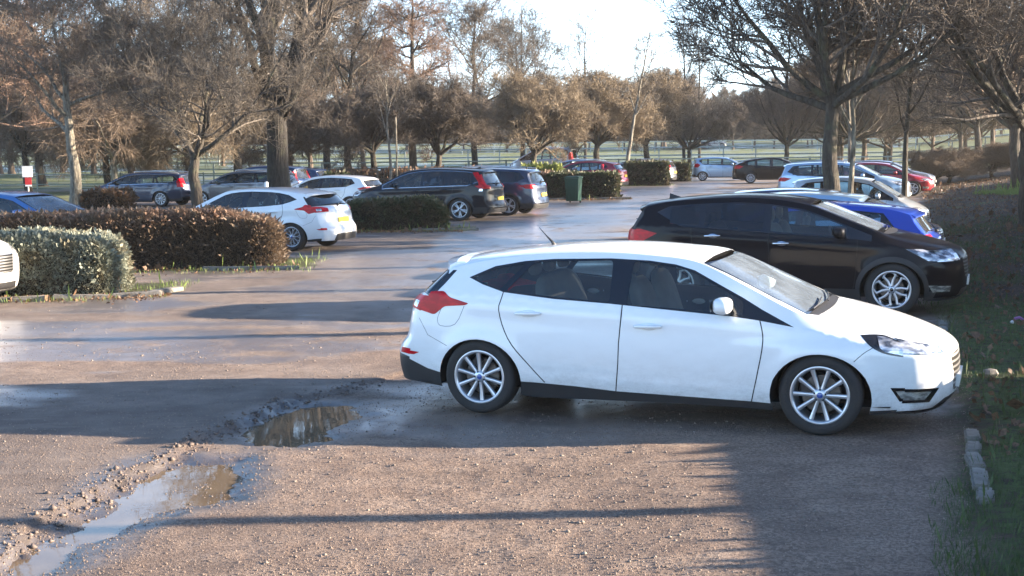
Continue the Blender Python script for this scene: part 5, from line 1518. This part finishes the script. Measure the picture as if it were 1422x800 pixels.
# far wood: one mass nobody could count
def wood():
    V = []; Fc = []; n = 0; rnd = random.Random(4); V2 = []; 
    base = []
    for key in ('wood1', 'wood2'):
        Tt, K = tree_mesh(**KIND[key]); v = np.array(Tt[0] + K[0]); k = len(Tt[0])
        f = np.array(Tt[1] + [tuple(i + k for i in q) for q in K[1]]); base.append((v, f))
    spots = []
    for i in range(64):
        y = rnd.uniform(175, 290); a = rnd.uniform(-.44, .44); spots.append((a * y, y, rnd.uniform(.75, 1.15)))
    for i in range(46): y = rnd.uniform(172, 185); spots.append((y * (-.44 + .88 * (i + rnd.random()) / 46), y, rnd.uniform(.45, .7)))
    for i in range(20): y = rnd.uniform(100, 125); spots.append((y * rnd.uniform(.24, .44), y, rnd.uniform(.8, 1.0)))
    for i in range(16): y = rnd.uniform(95, 125); spots.append((-y * rnd.uniform(.10, .44), y, rnd.uniform(.85, 1.1)))
    for (x, y, s_) in spots:
        v, f = base[rnd.random() < .5]
        a = rnd.random() * 6.28; c, sn = math.cos(a), math.sin(a)
        q = v * s_; w = np.stack([q[:, 0] * c - q[:, 1] * sn + x, q[:, 0] * sn + q[:, 1] * c + y, q[:, 2] + th(x, y)], 1)
        V.append(w); Fc.append(f + n); n += len(w)
    o = np_mesh('far_wood', np.vstack(V), np.vstack(Fc), M['twig_wood']); tag(o, kind='stuff', label='bare brown wood closing the view behind the field', cat='wood')
M['twig_wood'] = bark('far_wood_twigs', (.07, .055, .045), (.18, .14, .11))
wood()

# ---- grass, fallen leaves, loose stones
def blades(name, pts, h, mat, seed, lab, cat, wide=.10, jit=.35):
    v, f = scatter_faces(pts, np.tile(np.array([[0, 0, 1.0]]), (len(pts), 1)), h, seed, up=.3, wide=wide, jitter=jit)
    o = np_mesh(name, v, f, M[mat]); tag(o, lab, cat, kind='stuff'); return o
r = np.random.RandomState(9)
n = 210000
y = 6.2 + (r.rand(n) ** 1.7) * 30; dvv = r.uniform(-.25, 7.5, n); x = .42 + .308 * y + dvv * 1.046
k = fbm(x * .8 + 4, y * .8 + 1) + .12 * r.rand(n) + .10 * (1 - npstep(16, 26, y)) - .25 * (1 - npstep(-.3, .3, dvv))
m = (k > .50) & (x < .46 * y + 1)
x, y = x[m], y[m]; pts = np.stack([x, y, terrain(x, y) - .005], 1)
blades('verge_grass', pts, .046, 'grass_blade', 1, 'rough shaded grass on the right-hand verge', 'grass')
px_, py_ = [], []
for P, m_ in zip(ISLANDS[:5], (2600, 1800, 1500, 1200, 900)):
    a = np.array(P); xx = r.uniform(a[:, 0].min() - .2, a[:, 0].max() + .2, m_); yy = r.uniform(a[:, 1].min() - .25, a[:, 1].max(), m_); px_.append(xx); py_.append(yy)
x = np.concatenate(px_); y = np.concatenate(py_); k = fbm(x * 1.7, y * 1.7) > .48; x, y = x[k], y[k]
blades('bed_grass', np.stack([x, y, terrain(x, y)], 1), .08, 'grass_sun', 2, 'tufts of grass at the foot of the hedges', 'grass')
n = 26000; y = 9 + r.rand(n) ** 1.4 * 60; dvv = r.uniform(.1, 13, n); x = .42 + .308 * y + dvv; k = (x < .45 * y + 1); x, y = x[k], y[k]
v, f = scatter_faces(np.stack([x, y, terrain(x, y) + .01], 1), np.tile(np.array([[0, 0, .3]]), (len(x), 1)), .07, 4, wide=.7, jitter=1.0)
tag(np_mesh('fallen_leaves', v, f, M['litter']), 'brown fallen leaves scattered over the right-hand bank', 'leaves', kind='stuff')
n = 5200; k_ = r.randint(0, 4, n); cxy = np.array([(-8.8, 25.0, 4.6, .8), (-7.4, 20.4, 1.9, .6), (-3.3, 36.0, 2.0, .8), (2.6, 55.6, 2.6, .7)])[k_]
x = cxy[:, 0] + r.uniform(-1, 1, n) * cxy[:, 2]; y = cxy[:, 1] + r.normal(0, .5, n) * cxy[:, 3]
v, f = scatter_faces(np.stack([x, y, terrain(x, y) + .012], 1), np.tile(np.array([[0, 0, .3]]), (n, 1)), .05, 14, wide=.7, jitter=1.0)
tag(np_mesh('hedge_litter', v, f, M['litter']), 'dead leaves lying along the feet of the left hedges', 'leaves', kind='stuff')
# tuft near the right edge, its sunlight put into the blade colour
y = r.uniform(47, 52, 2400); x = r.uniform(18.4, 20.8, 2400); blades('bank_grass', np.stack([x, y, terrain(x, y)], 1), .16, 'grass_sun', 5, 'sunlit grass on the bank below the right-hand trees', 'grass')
def stones():
    rr = np.random.RandomState(12); n = 15000
    y = 6.3 + rr.rand(n) ** 1.5 * 13; x = rr.uniform(-.42, .42, n) * y
    s = rr.gamma(1.6, .0024, n) + .002
    k = fbm(x * 1.3 + 3, y * 1.3) * 1.25 + .18 * rr.rand(n) > .71
    k &= verge_d(x, y) < .1
    x, y, s = x[k], y[k], np.minimum(s[k], .020)
    z = terrain(x, y)
    oc = np.array([(1, 0, 0), (-.9, .2, 0), (0, 1, .1), (.1, -1, 0), (0, 0, .75), (0, 0, -.6)], float)
    fc = np.array([(0, 2, 4), (2, 1, 4), (1, 3, 4), (3, 0, 4), (2, 0, 5), (1, 2, 5), (3, 1, 5), (0, 3, 5)])
    a = rr.uniform(0, 6.28, len(x)); c, sn = np.cos(a), np.sin(a)
    q = oc[None] * (1 + rr.uniform(-.35, .35, (len(x), 6, 3)))
    w = np.stack([q[..., 0] * c[:, None] - q[..., 1] * sn[:, None], q[..., 0] * sn[:, None] + q[..., 1] * c[:, None], q[..., 2]], -1) * s[:, None, None]
    w += np.stack([x, y, z + s * .15], 1)[:, None, :]
    F_ = (fc[None] + (np.arange(len(x)) * 6)[:, None, None]).reshape(-1, 3)
    M['stone'] = simple('loose_stones', (.19, .155, .13), .85, var=.45, vs=25)
    tag(np_mesh('loose_stones', w.reshape(-1, 3), F_, M['stone']), 'small loose stones strewn over the worn car park', 'stones', kind='stuff')
stones()
def grit():
    rr = np.random.RandomState(77); n = 42000
    y = 6.3 + rr.rand(n) ** 1.4 * 9; x = rr.uniform(-.42, .36, n) * y
    s = np.minimum(rr.gamma(2.2, .0022, n) + .003, .012); k = (verge_d(x, y) < .2) & (fbm(x * 2, y * 2) + .2 * rr.rand(n) > .42); x, y, s = x[k], y[k], s[k]; n = len(x)
    oc = np.array([(1, 0, -.4), (-.5, .87, -.4), (-.5, -.87, -.4), (0, 0, .7)], float); fc = np.array([(0, 1, 3), (1, 2, 3), (2, 0, 3)])
    a = rr.uniform(0, 6.28, n); c, sn = np.cos(a), np.sin(a); q = oc[None] * (1 + rr.uniform(-.4, .4, (n, 4, 3)))
    w = np.stack([q[..., 0] * c[:, None] - q[..., 1] * sn[:, None], q[..., 0] * sn[:, None] + q[..., 1] * c[:, None], q[..., 2]], -1) * s[:, None, None] + np.stack([x, y, terrain(x, y)], 1)[:, None, :]
    M['grit'] = simple('embedded_grit', (.24, .18, .14), .85, var=.6, vs=40)
    tag(np_mesh('embedded_grit', w.reshape(-1, 3), (fc[None] + (np.arange(n) * 4)[:, None, None]).reshape(-1, 3), M['grit']), 'fine grit pressed into the worn surface', 'grit', kind='stuff')
grit()
def crumbs():
    rr = np.random.RandomState(31); n = 1100
    y = rr.uniform(6.4, 12.6, n); x = np.interp(y, [e[0] for e in EDGE], [e[1] for e in EDGE]) - .30 * (fbm(np.interp(y, [e[0] for e in EDGE], [e[1] for e in EDGE]) * 3, y * 3) - .5) + rr.normal(.03, .10, n)
    s = rr.gamma(1.6, .0042, n) + .003; s = np.minimum(s, .026); z = terrain(x, y)
    oc = np.array([(1, 0, 0), (-.9, .2, 0), (0, 1, .1), (.1, -1, 0), (0, 0, .75), (0, 0, -.6)], float)
    fc = np.array([(0, 2, 4), (2, 1, 4), (1, 3, 4), (3, 0, 4), (2, 0, 5), (1, 2, 5), (3, 1, 5), (0, 3, 5)])
    q = oc[None] * (1 + rr.uniform(-.4, .4, (n, 6, 3))) * s[:, None, None] + np.stack([x, y, z + s * .2], 1)[:, None, :]
    M['crumb'] = simple('broken_asphalt', (.13, .10, .085), .85, var=.5, vs=18)
    tag(np_mesh('broken_asphalt_crumbs', q.reshape(-1, 3), (fc[None] + (np.arange(n) * 6)[:, None, None]).reshape(-1, 3), M['crumb']), 'crumbs of broken asphalt along the edge of the potholes', 'rubble', kind='stuff')
crumbs()
# a lump of stone and a scrap of litter on the verge
s = MB(); s.ell((0, 0, 0), (.085, .06, .05), 7, 4, pw=.9); o = s.build('rock', M['kerb'], None, False); o.location = (4.55, 12.2, th(4.55, 12.2) + .03); tag(o, 'grey rock lying in the grass right of the white hatchback nose', 'rock')
M['litter_p'] = simple('purple_wrapper', (.25, .10, .30), .4); 
s = MB(); s.tube([(-.12, 0, .02), (-.07, 0, .10), (.02, .02, .12), (.10, .03, .07), (.13, .03, 0)], [.03, .035, .03, .03, .02], 6, mi=0); s.ell((-.13, 0, .03), (.05, .04, .035), 8, 6, mi=1)
o = s.build('litter_scrap', None, None, False, [M['litter_p'], M['sign_w']]); o.location = (6.15, 15.6, th(6.15, 15.6) + .02); o.scale = (.6, .6, .6); tag(o, 'purple and white scrap of litter on the shaded verge at the right edge', 'litter')

s = MB(); s.add([(x_, y_, z_) for z_ in (-2.5, 34) for x_, y_ in ((-1000, -60), (1000, -60), (1000, 660), (-1000, 660))], [(0, 3, 2, 1), (4, 5, 6, 7), (0, 1, 5, 4), (1, 2, 6, 5), (2, 3, 7, 6), (3, 0, 4, 7)])
hm = bpy.data.materials.new('thin_winter_haze'); hm.use_nodes = True; hn = hm.node_tree; hn.nodes.clear(); ho = hn.nodes.new('ShaderNodeOutputMaterial'); hv = hn.nodes.new('ShaderNodeVolumePrincipled')
hv.inputs['Color'].default_value = (1.0, .97, .92, 1); hv.inputs['Density'].default_value = AIR; hv.inputs['Anisotropy'].default_value = .3
hn.links.new(hv.outputs[0], ho.inputs['Volume'])
if AIR > 0: tag(s.build('haze', hm), kind='stuff')
# ------------------------------------------------------------------ light, sky, camera
SUN_EL, SUN_AZ = 12.5, 2.0     # azimuth: degrees from +X towards +Y
w = bpy.data.worlds.new('World'); SC.world = w; w.use_nodes = True
nt = w.node_tree; bg = nt.nodes['Background']
sky = nt.nodes.new('ShaderNodeTexSky'); sky.sky_type = 'NISHITA'; sky.sun_disc = False
sky.sun_elevation = R(SUN_EL); sky.sun_rotation = R(90 - SUN_AZ); sky.air_density = 1.0; sky.dust_density = 1.0; sky.ozone_density = 4.5
# thin bright winter haze low in the sky, added to the clear-sky colour
tc = nt.nodes.new('ShaderNodeTexCoord'); sx = nt.nodes.new('ShaderNodeSeparateXYZ'); nt.links.new(tc.outputs['Generated'], sx.inputs[0])
mr = nt.nodes.new('ShaderNodeMapRange'); mr.interpolation_type = 'SMOOTHSTEP'; nt.links.new(sx.outputs[2], mr.inputs[0]); mr.inputs[1].default_value = -.02; mr.inputs[2].default_value = .55; mr.inputs[3].default_value = HAZE; mr.inputs[4].default_value = 0.0
hz = nt.nodes.new('ShaderNodeMix'); hz.data_type = 'RGBA'; hz.blend_type = 'ADD'; hz.inputs[0].default_value = 1.0
sc_ = nt.nodes.new('ShaderNodeVectorMath'); sc_.operation = 'SCALE'; sc_.inputs[0].default_value = (.76, .96, 1.22); nt.links.new(mr.outputs[0], sc_.inputs['Scale'])
nt.links.new(sky.outputs[0], hz.inputs[6]); nt.links.new(sc_.outputs[0], hz.inputs[7]); nt.links.new(hz.outputs[2], bg.inputs[0]); bg.inputs[1].default_value = SKY
l = bpy.data.lights.new('sun', 'SUN'); l.energy = SUN; l.angle = R(.53); l.color = (1.0, .82, .62)
o = link(bpy.data.objects.new('sun', l)); o.rotation_euler = (0, R(90 - SUN_EL), R(SUN_AZ)); o.location = (40, 0, 30)
cd = bpy.data.cameras.new('camera'); cam = link(bpy.data.objects.new('camera', cd)); SC.camera = cam
cd.sensor_fit = 'HORIZONTAL'; cd.sensor_width = 36; cd.lens = 36 * 1800 / 1422; cd.clip_end = 6000; cd.clip_start = .1
cam.matrix_world = Matrix.Translation((0, 0, 2.28)) @ Matrix.Rotation(R(90 - 6.2), 4, 'X') @ Matrix.Rotation(R(-.8), 4, 'Z')
SC.render.resolution_x = 1024; SC.render.resolution_y = 576
vs = SC.view_settings; vs.view_transform = 'Standard'; vs.look = 'None'; vs.exposure = EXPO; vs.gamma = 1.0; vs.use_curve_mapping = False
SC.render.engine = 'CYCLES'
SC.cycles.max_bounces = 6; SC.cycles.transparent_max_bounces = 12; SC.cycles.caustics_reflective = False; SC.cycles.caustics_refractive = False
for o in list(SC.objects):
    if '_car' in o: del o['_car']
